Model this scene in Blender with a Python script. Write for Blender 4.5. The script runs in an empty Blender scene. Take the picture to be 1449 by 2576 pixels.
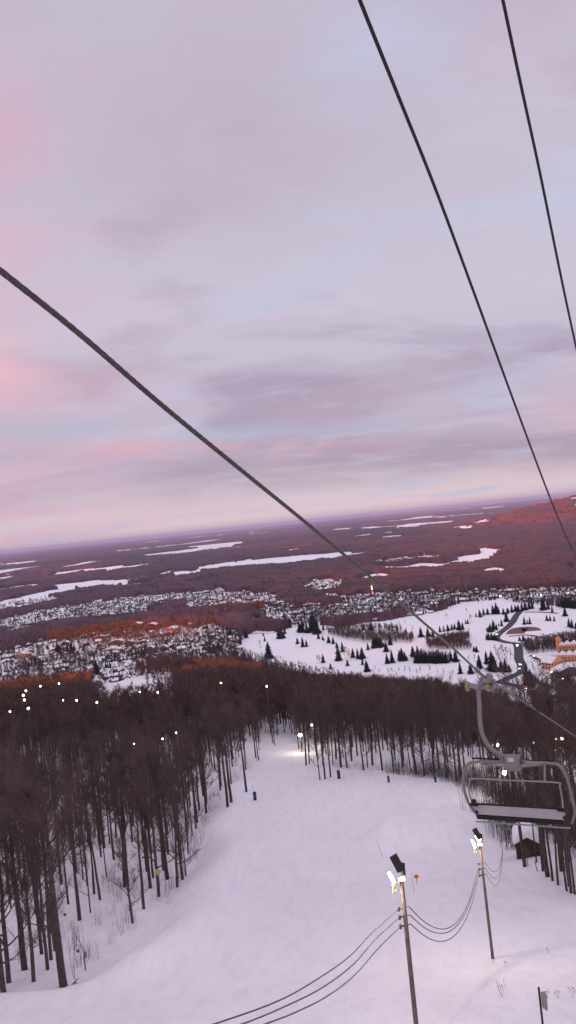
import bpy, math, random
import numpy as np
from mathutils import Vector, Matrix
R = math.radians
S = bpy.context.scene
COL = S.collection
rnd = random.Random(7)

# ------------------------------------------------------------------ camera
TH, PH, F = R(5.83), math.atan(26 / 1935), 1935.0        # roll, pitch, focal (photo 1449 px wide)
fw = Vector((0, math.cos(PH), math.sin(PH)))
up0 = Vector((0, -math.sin(PH), math.cos(PH)))
rt0 = Vector((1, 0, 0))
cx = math.cos(TH) * rt0 - math.sin(TH) * up0
cy = math.sin(TH) * rt0 + math.cos(TH) * up0
cam = bpy.data.cameras.new("camera")
cam.sensor_fit = 'VERTICAL'; cam.sensor_height = 36; cam.lens = 36 * F / 2576
cam.clip_start = 0.1; cam.clip_end = 200000
co = bpy.data.objects.new("camera", cam); COL.objects.link(co)
M = Matrix((cx, cy, -fw)).transposed().to_4x4()
co.matrix_world = M
S.camera = co
S.view_settings.view_transform = 'Standard'; S.view_settings.look = 'None'
S.view_settings.exposure = 0.08; S.view_settings.gamma = 1
S.render.engine = 'CYCLES'
S.cycles.max_bounces = 5; S.cycles.diffuse_bounces = 2; S.cycles.volume_bounces = 0
S.cycles.sample_clamp_indirect = 4

def ray(px, py):                       # direction with y = 1
    d = (px - 724.5) * cx + (1288 - py) * cy + F * fw
    return d / d.y
def P(px, py, y): return ray(px, py) * y

# ------------------------------------------------------------------ sky and sun
SUN_EL, SUN_AZ = 11.0, 35.0             # low evening sun behind the camera, from the left
sd = Vector((-math.sin(R(SUN_AZ)) * math.cos(R(SUN_EL)), -math.cos(R(SUN_AZ)) * math.cos(R(SUN_EL)), math.sin(R(SUN_EL))))
w = bpy.data.worlds.new("World"); S.world = w; w.use_nodes = True
nt = w.node_tree; nt.nodes.clear()
N = nt.nodes.new; L = nt.links.new
def mth(op, a, b=None, c=None, clamp=False):
    n = N('ShaderNodeMath'); n.operation = op; n.use_clamp = clamp
    for i, v in enumerate((a, b, c)):
        if v is None: continue
        if isinstance(v, (int, float)): n.inputs[i].default_value = v
        else: L(v, n.inputs[i])
    return n.outputs[0]
def ramp(fac, stops, interp='LINEAR'):
    n = N('ShaderNodeValToRGB'); cr = n.color_ramp; cr.interpolation = interp
    while len(cr.elements) < len(stops): cr.elements.new(0.5)
    for e, (p, c) in zip(cr.elements, stops):
        e.position = p; e.color = (c[0], c[1], c[2], 1) if len(c) == 3 else c
    L(fac, n.inputs[0]); return n.outputs[0]
def mix(f, a, b, blend='MIX'):
    n = N('ShaderNodeMix'); n.data_type = 'RGBA'; n.blend_type = blend
    for s, v in ((n.inputs[0], f), (n.inputs[6], a), (n.inputs[7], b)):
        if isinstance(v, (int, float)): s.default_value = v
        elif isinstance(v, tuple): s.default_value = (*v, 1)
        else: L(v, s)
    return n.outputs[2]
def s2l(r, g, b): return tuple(((c / 255 + .055) / 1.055) ** 2.4 if c > 10 else c / 255 / 12.92 for c in (r, g, b))
tc = N('ShaderNodeTexCoord'); sp = N('ShaderNodeSeparateXYZ'); L(tc.outputs['Generated'], sp.inputs[0])
dx, dy, dz = sp.outputs
zc = mth('MAXIMUM', dz, 0.0)
den = mth('ADD', zc, 0.20)
u = mth('DIVIDE', dx, den); v = mth('DIVIDE', dy, den)
cv = N('ShaderNodeCombineXYZ'); L(u, cv.inputs[0]); L(v, cv.inputs[1]); cv.inputs[2].default_value = 3.1
def noise(vec, scale, det, rough=.5, dist=0, loc=(0, 0, 0), sc=(1, 1, 1)):
    m = N('ShaderNodeMapping'); m.inputs[1].default_value = loc; m.inputs[3].default_value = sc
    L(vec, m.inputs[0])
    n = N('ShaderNodeTexNoise'); n.inputs['Scale'].default_value = scale; n.inputs['Detail'].default_value = det
    n.inputs['Roughness'].default_value = rough; n.inputs['Distortion'].default_value = dist
    L(m.outputs[0], n.inputs['Vector']); return n.outputs['Fac']
n1 = noise(cv.outputs[0], 1.05, 6, .5, .5, (3.2, 1.4, 0), (.8, 1.15, 1))     # broad banks
n2 = noise(cv.outputs[0], 2.6, 7, .52, .45, (7.3, 2.2, 0), (.6, 1.1, 1))       # finer streaks
n3 = noise(cv.outputs[0], 0.75, 4, .5, .4, (11.5, 5.2, 0))                    # pink light
n4 = noise(cv.outputs[0], 6.5, 5, .6, .2, (1.5, 8.2, 0), (.8, 1, 1))
n5 = noise(cv.outputs[0], 3.6, 8, .62, .4, (4.5, 3.2, 0), (.7, 1.2, 1))
n5w = mth('MULTIPLY_ADD', n5, 6.0, -3.1, True)
azr = mth('DIVIDE', dx, mth('MAXIMUM', dy, .05))
back = mth('MULTIPLY_ADD', dy, -1.6, .15, True)               # the sunset side, behind the camera
base = ramp(zc, [(0.0, s2l(214, 186, 198)), (.012, s2l(228, 204, 210)), (.04, s2l(214, 194, 205)), (.075, s2l(186, 171, 190)), (.13, s2l(190, 179, 200)),
                 (.26, s2l(203, 194, 212)), (.40, s2l(198, 188, 206)), (.58, s2l(196, 184, 203)), (.75, (.78, .73, 1.0)), (1.0, (.92, .88, 1.18))])
blueg = mix(mth('MULTIPLY', mth('MULTIPLY_ADD', n2, 5.0, -2.6, True), .8), base, s2l(194, 198, 222))
mz = ramp(zc, [(0.03, (0, 0, 0)), (.075, (1, 1, 1)), (.58, (1, 1, 1)), (.75, (.2, .2, .2))])
nn = mth('ADD', n1, mth('MULTIPLY_ADD', n2, .35, -.175))
mauve = mix(mth('MULTIPLY', mth('MULTIPLY', mth('MULTIPLY_ADD', nn, 8.0, -3.75, True), .9), mz), blueg, s2l(173, 155, 178))
def gauss(x, c, wd):
    return mth('EXPONENT', mth('MULTIPLY', mth('POWER', mth('ABSOLUTE', mth('DIVIDE', mth('SUBTRACT', x, c), wd)), 2.0), -1.0))
zt = mth('ADD', zc, mth('ADD', mth('MULTIPLY_ADD', n2, .05, -.025), mth('MULTIPLY', azr, .06)))
gapf = mth('MULTIPLY', gauss(zt, .118, .012), gauss(azr, -.06, .26))
rimf = mth('MULTIPLY', mth('MULTIPLY', gauss(zt, .098, .010), gauss(azr, -.12, .22)), mth('MULTIPLY_ADD', n4, 6.0, -2.6, True))
bank = mth('MULTIPLY', gauss(zt, .078, .022), mth('MULTIPLY_ADD', azr, 1.4, .55, True))
azp = mth('MULTIPLY_ADD', azr, -3.2, -.2, True)
pk = mth('MULTIPLY', mth('ADD', mth('MULTIPLY', azp, .9), mth('MULTIPLY_ADD', n3, 6.0, -3.5, True)), mth('MULTIPLY_ADD', n2, 3.4, -1.2, True), None, True)
pink = mix(mth('MULTIPLY', pk, .9), mauve, s2l(221, 178, 196))
pink = mix(mth('MULTIPLY', bank, .75), pink, s2l(168, 147, 170))
pink = mix(mth('MULTIPLY', gapf, .6), pink, s2l(181, 188, 211))
pink = mix(mth('MULTIPLY', rimf, .8), pink, s2l(216, 168, 186))
pink = mix(mth('MULTIPLY', n5w, .35), pink, s2l(207, 203, 222))
lump = mth('MULTIPLY_ADD', n2, 5.0, -1.9, True)
m1_ = mth('MULTIPLY', mth('MULTIPLY', gauss(azr, -.04, .17), gauss(zc, .44, .075)), mth('MULTIPLY_ADD', n5, 3.0, -.9, True))
pink = mix(mth('MULTIPLY', m1_, .75), pink, s2l(180, 164, 180))
for ca_, wa_, cz_, wz_, f_, col_ in ((-.34, .10, .47, .06, .75, (214, 172, 194)), (-.37, .075, .215, .022, .95, (232, 188, 199)), (-.20, .07, .115, .012, .8, (222, 172, 188)), (-.36, .06, .25, .012, .8, (230, 196, 206))):
    sp_ = mth('MULTIPLY', mth('MULTIPLY', gauss(azr, ca_, wa_), gauss(zc, cz_, wz_)), lump)
    pink = mix(mth('MULTIPLY', sp_, f_), pink, s2l(*col_))
pink = mix(back, pink, (1.36, 1.24, 1.42))
sky = N('ShaderNodeTexSky'); sky.sky_type = 'NISHITA'; sky.sun_disc = False
sky.sun_elevation = R(SUN_EL); sky.sun_rotation = math.atan2(sd.x, sd.y)
sky.air_density = 1.0; sky.dust_density = 2.0
scl = N('ShaderNodeVectorMath'); scl.operation = 'SCALE'; scl.inputs['Scale'].default_value = 10.0; L(pink, scl.inputs[0])
final = mix(.94, sky.outputs[0], scl.outputs[0])
bg = N('ShaderNodeBackground'); bg.inputs[1].default_value = 0.10; L(final, bg.inputs[0])
wo = N('ShaderNodeOutputWorld'); L(bg.outputs[0], wo.inputs[0])
w.cycles.sampling_method = 'MANUAL'; w.cycles.sample_map_resolution = 512

sl = bpy.data.lights.new("sun", 'SUN'); sl.energy = 5.0; sl.angle = R(.5); sl.color = (1, .27, .12)
so = bpy.data.objects.new("sun", sl); COL.objects.link(so)
so.rotation_euler = sd.to_track_quat('Z', 'Y').to_euler()

# ------------------------------------------------------------------ numpy noise and terrain
_rs = np.random.RandomState(3); _tab = _rs.rand(256, 256)
def vn(x, y):
    x = np.asarray(x, float); y = np.asarray(y, float)
    xi = np.floor(x).astype(int); yi = np.floor(y).astype(int); fx = x - xi; fy = y - yi
    fx = fx * fx * (3 - 2 * fx); fy = fy * fy * (3 - 2 * fy)
    a = _tab[xi & 255, yi & 255]; b = _tab[(xi + 1) & 255, yi & 255]
    c = _tab[xi & 255, (yi + 1) & 255]; d = _tab[(xi + 1) & 255, (yi + 1) & 255]
    return (a * (1 - fx) + b * fx) * (1 - fy) + (c * (1 - fx) + d * fx) * fy
def fbm(x, y, o=4):
    s = 0; a = .5
    for i in range(o): s = s + a * vn(x * 2 ** i + 17 * i, y * 2 ** i + 31 * i); a *= .5
    return s
def ss(a, b, x):
    t = np.clip((np.asarray(x, float) - a) / (b - a), 0, 1); return t * t * (3 - 2 * t)
PLAIN = -190.0
PY = [-700, -300, -120, 0, 43, 63, 80, 100, 150, 170, 200, 235, 300]
PZ = [-40, 0, 14, -12, -29.2, -37.2, -41.6, -46.9, -57, -60, -65.5, -69.8, -78]
TA = [-.8, -.5, -.34, -.22, -.11, -.01, .17, .27, .35, .5]
TT = [.40, .168, .172, .178, .176, .192, .221, .257, .283, .30]
def g(x, y):
    x = np.asarray(x, float); y = np.asarray(y, float)
    near = np.interp(y, PY, PZ)
    near = near - .30 * np.maximum(np.abs(x) - 150, 0) * (y < 300)
    # left bank: the run's edge, then lower ground under the trees
    edge = -19.0 - 2.5 * np.sin(y * .045) + 1.2 * np.sin(y * .16)
    near = near - 1.9 * ss(0, 5.5, edge - x) * ss(67, 72, y + .12 * (x + 20)) * (1 - ss(190, 230, y))
    near = near + 1.2 * np.exp(-((x - edge - 2.5) / 3.0) ** 2) * ss(66, 74, y) * (1 - ss(180, 230, y))
    # snow pile on the right of the run and hummocks by the hut
    near = near + (3.0 + 1.2 * (fbm(x * .3, y * .3, 3) - .45)) * np.exp(-(((x - 17.5) / 10.5) ** 2 + ((y - 122) / 8) ** 2) ** 3)
    near = near + 1.6 * np.exp(-((x - 30) / 9) ** 2 - ((y - 99) / 9) ** 2)
    near = near + .35 * (fbm(x * .06, y * .06, 3) - .45) * 2 + .24 * (fbm(x * .5, y * .35, 3) - .45) * ss(12, 20, np.abs(x - 1)) + .10 * (fbm(x * .32, y * .06, 3) - .45)
    rough = ss(8, 12, x) * ss(100, 112, y) * (1 - ss(125, 140, y))
    near = near + .5 * rough * (fbm(x * .45 + 9, y * .45, 3) - .45)
    a = x / np.maximum(y, 60)
    T = np.interp(a, TA, TT)
    far = -T * 1.03 * y - 15 - 9 * np.exp(-(y - 235) / 150)
    far = far + 18 * np.exp(-((x + 122) / 50) ** 2 - ((y - 640) / 60) ** 2) + (fbm(x * .012, y * .012, 3) - .45) * 10
    far = far + 15 * np.exp(-((x + 75) / 75) ** 2 - ((y - 745) / 70) ** 2) + 12 * np.exp(-((x + 205) / 50) ** 2 - ((y - 660) / 60) ** 2)
    t = ss(190, 300, y)
    z = near * (1 - t) + far * t
    z = np.where(y > 250, np.maximum(z, PLAIN), z)
    z = np.where(y < 250, np.maximum(z, PLAIN), z)
    # red ridge in the valley, and the big hill on the right, gentle roll further off
    A = P0[0]; B = P0[1]
    ab = B - A; tt = np.clip(((x - A[0]) * ab[0] + (y - A[1]) * ab[1]) / (ab @ ab), 0, 1)
    d = np.hypot(x - A[0] - tt * ab[0], y - A[1] - tt * ab[1])
    z = z + 26 * np.exp(-(d / 75) ** 2) * (.75 + .5 * vn(x * .006, y * .006)) * ss(1050, 1200, y)
    z = z + 178 * np.exp(-((x - 2330) / 690) ** 2 - ((y - 5400) / 1000) ** 2) * (.9 + .2 * vn(x * .002, y * .002))
    z = z + 34 * np.exp(-((x - 1500) / 500) ** 2 - ((y - 5600) / 700) ** 2)
    z = z + ss(2500, 6000, y) * 14 * (fbm(x * .0009, y * .0009, 3) - .3)
    return z
def plane_hit(px, py, z=PLAIN):
    d = ray(px, py); y = z / d.z; return np.array([d.x * y, y])
P0 = [plane_hit(150, 1628, -186), plane_hit(650, 1560, -186)]
def gz(x, y): return float(g(x, y))
def hit(px, py, off=0.0, y0=20.0, y1=60000):
    d = ray(px, py); y = y0
    while y < y1:
        if d.z * y <= gz(d.x * y, y) + off: break
        y *= 1.02
    lo_, hi_ = y / 1.02, y
    for _ in range(12):
        m_ = (lo_ + hi_) / 2
        if d.z * m_ <= gz(d.x * m_, m_) + off: hi_ = m_
        else: lo_ = m_
    y = hi_
    return Vector((d.x * y, y, gz(d.x * y, y)))
def to_px(x, y, z):
    x = np.asarray(x, float); y = np.asarray(y, float); z = np.asarray(z, float)
    a = x * cx.x + y * cx.y + z * cx.z; b = x * cy.x + y * cy.y + z * cy.z; c = np.maximum(y * fw.y + z * fw.z, 1e-3)
    return 724.5 + F * a / c, 1288 - F * b / c
def inpoly(px, py, poly):
    r = np.zeros(np.shape(px), bool); n = len(poly)
    for i in range(n):
        x1, y1 = poly[i]; x2, y2 = poly[(i + 1) % n]
        if y1 == y2: continue
        c = ((y1 > py) != (y2 > py)) & (px < (x2 - x1) * (py - y1) / (y2 - y1) + x1)
        r ^= c
    return r

# ------------------------------------------------------------------ materials
MT = {}
def mat(name, col, rough=.8, metal=0, noise_s=None, noise_a=.25, bump=None, emit=None, es=1, spec=.3, coord='Object'):
    m = bpy.data.materials.new(name); m.use_nodes = True; t = m.node_tree; b = t.nodes['Principled BSDF']
    b.inputs['Base Color'].default_value = (*col, 1); b.inputs['Roughness'].default_value = rough
    b.inputs['Metallic'].default_value = metal; b.inputs['Specular IOR Level'].default_value = spec
    if noise_s or bump:
        c = t.nodes.new('ShaderNodeTexCoord')
        if noise_s:
            n = t.nodes.new('ShaderNodeTexNoise'); n.inputs['Scale'].default_value = noise_s; n.inputs['Detail'].default_value = 5
            t.links.new(c.outputs[coord], n.inputs['Vector'])
            r = t.nodes.new('ShaderNodeValToRGB'); e = r.color_ramp.elements
            e[0].position = .3; e[1].position = .7
            e[0].color = (*[k * (1 - noise_a) for k in col], 1); e[1].color = (*[min(1, k * (1 + noise_a)) for k in col], 1)
            t.links.new(n.outputs['Fac'], r.inputs[0]); t.links.new(r.outputs[0], b.inputs['Base Color'])
        if bump:
            n = t.nodes.new('ShaderNodeTexNoise'); n.inputs['Scale'].default_value = bump[0]; n.inputs['Detail'].default_value = 6
            t.links.new(c.outputs[coord], n.inputs['Vector'])
            bu = t.nodes.new('ShaderNodeBump'); bu.inputs['Strength'].default_value = bump[1]; bu.inputs['Distance'].default_value = bump[2]
            t.links.new(n.outputs['Fac'], bu.inputs['Height']); t.links.new(bu.outputs[0], b.inputs['Normal'])
    if emit:
        b.inputs['Emission Color'].default_value = (*emit, 1); b.inputs['Emission Strength'].default_value = es
    MT[name] = m; return m
mat('bark', (.070, .050, .046), .95, noise_s=2.5, noise_a=.4, bump=(9, .6, .05))
mat('bark_grey', (.085, .068, .064), .95, noise_s=2.5, noise_a=.4, bump=(9, .6, .05))
mat('twig', (.100, .068, .060), .95)
mat('twig_far', (.105, .064, .056), .95)
mat('twig_sunlit', (.32, .115, .055), .95)  # reddish twigs, with the warm evening sun put into the colour
mat('woods', (.088, .042, .050), .95, noise_s=.02, noise_a=.45, bump=(.2, .6, 2))
mat('woods_sun_red', (.165, .066, .064), .95, noise_s=.02, noise_a=.4)  # sunlight on the hill put into the colour; also used for random stands
mat('conifer', (.014, .019, .015), .9, noise_s=1.5, noise_a=.5)
mat('snow', (.86, .86, .88), .75, spec=.2)
mat('roof_snow', (.80, .80, .83), .8, noise_s=.6, noise_a=.06)
mat('wall_brown', (.10, .065, .055), .9, noise_s=1, noise_a=.3)
mat('wall_grey', (.22, .19, .19), .9, noise_s=1, noise_a=.2)
mat('wall_cream', (.42, .36, .33), .9, noise_s=1, noise_a=.15)
mat('wall_red', (.32, .12, .09), .9, noise_s=1, noise_a=.2)
mat('hotel_orange', (.62, .27, .12), .8, noise_s=.5, noise_a=.15)
mat('window_glass', (.03, .03, .04), .15)
mat('asphalt', (.055, .052, .058), .85, noise_s=.3, noise_a=.25)
mat('soil', (.17, .085, .06), .95, noise_s=.2, noise_a=.3)
mat('pole_wood', (.13, .105, .09), .9, noise_s=3, noise_a=.35, bump=(12, .5, .02))
mat('steel', (.21, .19, .185), .5, .5, noise_s=2, noise_a=.12, bump=(30, .08, .01))
mat('galvanised', (.27, .255, .25), .5, .4, noise_s=4, noise_a=.15)
mat('black_plastic', (.012, .011, .012), .6)
mat('panel_grey', (.33, .32, .325), .7, noise_s=3, noise_a=.08)
mat('rope_steel', (.085, .076, .07), .45, .6, noise_s=40, noise_a=.35)
mat('cable_black', (.02, .016, .018), .6)
mat('wire_grey', (.11, .095, .10), .6)
mat('lamp', (1, 1, 1), .5, emit=(1, .90, .66), es=7)
mat('lamp_small', (1, 1, 1), .5, emit=(1, .95, .82), es=14)
mat('lamp_red', (1, .1, .1), .5, emit=(1, .08, .08), es=6)
mat('lamp_amber', (1, .6, .2), .5, emit=(1, .7, .3), es=8)
mat('brass', (.30, .25, .10), .5, .3)
mat('sign_orange', (.72, .24, .015), .6)
mat('sign_yellow', (.42, .40, .22), .7)
mat('blue_pad', (.012, .03, .16), .6)
mat('teal_pad', (.05, .09, .11), .6)
mat('red_paint', (.30, .02, .03), .5)
mat('white_paint', (.75, .73, .75), .6)
mat('number_plate', (.62, .58, .60), .6)
mat('hut_wood', (.055, .028, .022), .9, noise_s=3, noise_a=.4)
mat('weed', (.20, .15, .14), .9)
mat('mask_pale', (.8, .8, .8), 1.0)  # surface of the added sun-blocking sheet
# snow: groomed surface, fine relief only
t = MT['snow'].node_tree; b = t.nodes['Principled BSDF']
c = t.nodes.new('ShaderNodeTexCoord')
h = None
for scv, sc3, st in ((.35, (1, .35, 1), .5), (3.0, (1, .25, 1), .06), (.05, (1, 1, 1), 1.2)):
    mp = t.nodes.new('ShaderNodeMapping'); mp.inputs[3].default_value = sc3; mp.inputs[2].default_value = (0, 0, .12)
    t.links.new(c.outputs['Object'], mp.inputs[0])
    n = t.nodes.new('ShaderNodeTexNoise'); n.inputs['Scale'].default_value = scv; n.inputs['Detail'].default_value = 5
    t.links.new(mp.outputs[0], n.inputs['Vector'])
    mu = t.nodes.new('ShaderNodeMath'); mu.operation = 'MULTIPLY'; mu.inputs[1].default_value = st; t.links.new(n.outputs['Fac'], mu.inputs[0])
    if h is None: h = mu.outputs[0]
    else:
        ad = t.nodes.new('ShaderNodeMath'); t.links.new(h, ad.inputs[0]); t.links.new(mu.outputs[0], ad.inputs[1]); h = ad.outputs[0]
bu = t.nodes.new('ShaderNodeBump'); bu.inputs['Strength'].default_value = .8; bu.inputs['Distance'].default_value = .5
t.links.new(h, bu.inputs['Height']); t.links.new(bu.outputs[0], b.inputs['Normal'])
prev = None
for scv, sc3, rz_, a_, lo_, hi_ in ((.9, (1, .04, 1), .1, .085, .45, .75), (.10, (1, .3, 1), -.3, .03, .35, .7), (7.0, (1, .03, 1), .06, .05, .45, .6)):
    mp = t.nodes.new('ShaderNodeMapping'); mp.inputs[3].default_value = sc3; mp.inputs[2].default_value = (0, 0, rz_)
    t.links.new(c.outputs['Object'], mp.inputs[0])
    n = t.nodes.new('ShaderNodeTexNoise'); n.inputs['Scale'].default_value = scv; n.inputs['Detail'].default_value = 6; n.inputs['Distortion'].default_value = .4
    t.links.new(mp.outputs[0], n.inputs['Vector'])
    r_ = t.nodes.new('ShaderNodeMapRange'); r_.inputs[1].default_value = lo_; r_.inputs[2].default_value = hi_; r_.inputs[3].default_value = 1; r_.inputs[4].default_value = 1 - a_
    t.links.new(n.outputs['Fac'], r_.inputs[0])
    if prev is None: prev = r_.outputs[0]
    else:
        mm_ = t.nodes.new('ShaderNodeMath'); mm_.operation = 'MULTIPLY'; t.links.new(prev, mm_.inputs[0]); t.links.new(r_.outputs[0], mm_.inputs[1]); prev = mm_.outputs[0]
sv = t.nodes.new('ShaderNodeVectorMath'); sv.operation = 'SCALE'; sv.inputs[0].default_value = (.89, .885, .905); t.links.new(prev, sv.inputs['Scale']); t.links.new(sv.outputs[0], b.inputs['Base Color'])

# ------------------------------------------------------------------ mesh helpers
class G:
    def __init__(s): s.v = []; s.f = []; s.m = []; s.mi = 0
    def face(s, *idx): s.f.append(idx); s.m.append(s.mi)
    def tube(s, pts, rad, n=6, caps=True, phase=0):
        pts = [Vector(p) for p in pts]; k = len(pts)
        if not hasattr(rad, '__len__'): rad = [rad] * k
        up = None; b0 = len(s.v)
        for i, p in enumerate(pts):
            d = (pts[min(i + 1, k - 1)] - pts[max(i - 1, 0)]).normalized()
            if up is None:
                up = d.orthogonal().normalized()
            up = (up - d * up.dot(d)); up = up.normalized() if up.length > 1e-6 else d.orthogonal().normalized()
            sd_ = d.cross(up)
            for j in range(n):
                a = 2 * math.pi * j / n + phase
                s.v.append(p + (up * math.cos(a) + sd_ * math.sin(a)) * rad[i])
        for i in range(k - 1):
            for j in range(n):
                a = b0 + i * n + j; b = b0 + i * n + (j + 1) % n
                s.face(a, b, b + n, a + n)
        if caps:
            s.face(*[b0 + j for j in range(n)][::-1]); s.face(*[b0 + (k - 1) * n + j for j in range(n)])
        return s
    def spike(s, a, b, r):                # twig: three-sided spike
        a = Vector(a); b = Vector(b); d = (b - a)
        if d.length < 1e-5: return
        o = d.orthogonal().normalized(); q = d.normalized().cross(o); b0 = len(s.v)
        for j in range(3):
            an = 2.094 * j; s.v.append(a + (o * math.cos(an) + q * math.sin(an)) * r)
        s.v.append(b)
        for j in range(3): s.face(b0 + j, b0 + (j + 1) % 3, b0 + 3)
    def box(s, c, sz, M3=None):
        c = Vector(c); b0 = len(s.v); M3 = M3 or Matrix.Identity(3)
        for z in (-.5, .5):
            for x, y in ((-.5, -.5), (.5, -.5), (.5, .5), (-.5, .5)):
                s.v.append(c + M3 @ Vector((x * sz[0], y * sz[1], z * sz[2])))
        for q in ((0, 3, 2, 1), (4, 5, 6, 7), (0, 1, 5, 4), (1, 2, 6, 5), (2, 3, 7, 6), (3, 0, 4, 7)): s.face(*[b0 + i for i in q])
        return s
    def prism(s, poly, y0, y1):           # polygon in xz, extruded along y
        b0 = len(s.v); n = len(poly)
        for y in (y0, y1):
            for x, z in poly: s.v.append(Vector((x, y, z)))
        s.face(*[b0 + i for i in range(n)]); s.face(*[b0 + n + i for i in range(n)][::-1])
        for i in range(n): s.face(b0 + i, b0 + n + i, b0 + n + (i + 1) % n, b0 + (i + 1) % n)
        return s
    def mesh(s, name, mats, smooth=False):
        me = bpy.data.meshes.new(name); me.from_pydata([tuple(p) for p in s.v], [], s.f)
        for m_ in ([mats] if isinstance(mats, str) else mats): me.materials.append(MT[m_])
        if any(s.m): me.polygons.foreach_set('material_index', s.m)
        if smooth: me.polygons.foreach_set('use_smooth', [True] * len(me.polygons))
        me.update(); return me
def link(name, me, parent=None, loc=None, rz=0, sc=1, rot=None):
    o = bpy.data.objects.new(name, me); COL.objects.link(o)
    if parent: o.parent = parent
    if loc is not None: o.location = loc
    o.rotation_euler = rot if rot else (0, 0, rz)
    if sc != 1: o.scale = (sc,) * 3 if not hasattr(sc, '__len__') else sc
    return o
def tag(o, label, cat, group=None):
    o['label'] = label; o['category'] = cat
    if group: o['group'] = group
    return o
def struct(o, kind='structure'): o['kind'] = kind; return o
def thing(name, label, cat, loc=(0, 0, 0), rz=0, group=None, sc=1):
    o = bpy.data.objects.new(name, None); COL.objects.link(o); o.location = loc; o.rotation_euler = (0, 0, rz)
    if sc != 1: o.scale = (sc,) * 3 if not hasattr(sc, '__len__') else sc
    return tag(o, label, cat, group)
def grid_mesh(name, X, Y, Z, m, keep=None, smooth=True):
    nr, nc = X.shape
    me = bpy.data.meshes.new(name)
    co_ = np.stack([X, Y, Z], -1).reshape(-1, 3)
    i = np.arange(nr * nc).reshape(nr, nc)
    q = np.stack([i[:-1, :-1], i[:-1, 1:], i[1:, 1:], i[1:, :-1]], -1).reshape(-1, 4)
    if keep is not None: q = q[keep.reshape(-1)]
    us = np.unique(q); mp = -np.ones(nr * nc, int); mp[us] = np.arange(len(us)); q = mp[q]; co_ = co_[us]
    me.vertices.add(len(co_)); me.vertices.foreach_set('co', co_.astype(np.float32).ravel())
    me.loops.add(q.size); me.loops.foreach_set('vertex_index', q.ravel().astype(np.int32))
    me.polygons.add(len(q)); me.polygons.foreach_set('loop_start', np.arange(0, q.size, 4, dtype=np.int32))
    me.polygons.foreach_set('loop_total', np.full(len(q), 4, np.int32))
    if smooth: me.polygons.foreach_set('use_smooth', np.ones(len(q), bool))
    me.materials.append(MT[m]); me.update(calc_edges=True); return me

# ------------------------------------------------------------------ ground
ys = list(np.arange(-700, 20, 20.0)) + list(np.arange(20, 240, .8))
y = 240.0
while y < 70000: ys.append(y); y *= 1.009
ys = np.array(ys); s_ = np.linspace(-1, 1, 321)
s_ = np.sign(s_) * np.abs(s_) ** 1.15
W = np.where(ys < 300, 260, 260 + (ys - 300) * .85)
W = np.where(ys < 20, 900 - 640 * ss(-200, 20, ys), W)
X = s_[None, :] * W[:, None]; Y = np.repeat(ys[:, None], len(s_), 1)
ground = struct(link('ground', grid_mesh('ground', X, Y, g(X, Y), 'snow')))

# ------------------------------------------------------------------ where the valley is open and where wooded (read off the photograph, laid on the plain)
GOLF = [(596, 1650), (606, 1600), (650, 1586), (700, 1588), (760, 1572), (860, 1576), (980, 1560), (1100, 1540), (1160, 1516), (1260, 1508),
        (1449, 1528), (1480, 1530), (1480, 1800), (1300, 1760), (1100, 1735), (900, 1720), (760, 1700), (600, 1680)]
VILL = [[(140, 1528), (330, 1503), (450, 1492), (560, 1488), (660, 1490), (735, 1500), (650, 1532), (500, 1538), (330, 1556), (180, 1570), (-40, 1598), (-40, 1566)],
        [(-60, 1652), (110, 1640), (200, 1622), (300, 1606), (420, 1606), (540, 1590), (600, 1592), (600, 1690), (420, 1705), (240, 1730), (-60, 1800)],
        [(560, 1560), (640, 1530), (720, 1502), (900, 1492), (1100, 1490), (1300, 1482), (1490, 1478), (1490, 1530), (1260, 1508), (1150, 1518), (1080, 1544), (900, 1566), (720, 1580)],
        [(890, 1415), (1074, 1397), (1119, 1400), (1104, 1411), (974, 1422)],
        [(760, 1482), (790, 1458), (860, 1462), (1020, 1462), (1030, 1475), (900, 1490), (800, 1494)],
        [(-40, 1530), (60, 1512), (150, 1502), (150, 1512), (60, 1530), (-40, 1548)]]
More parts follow.
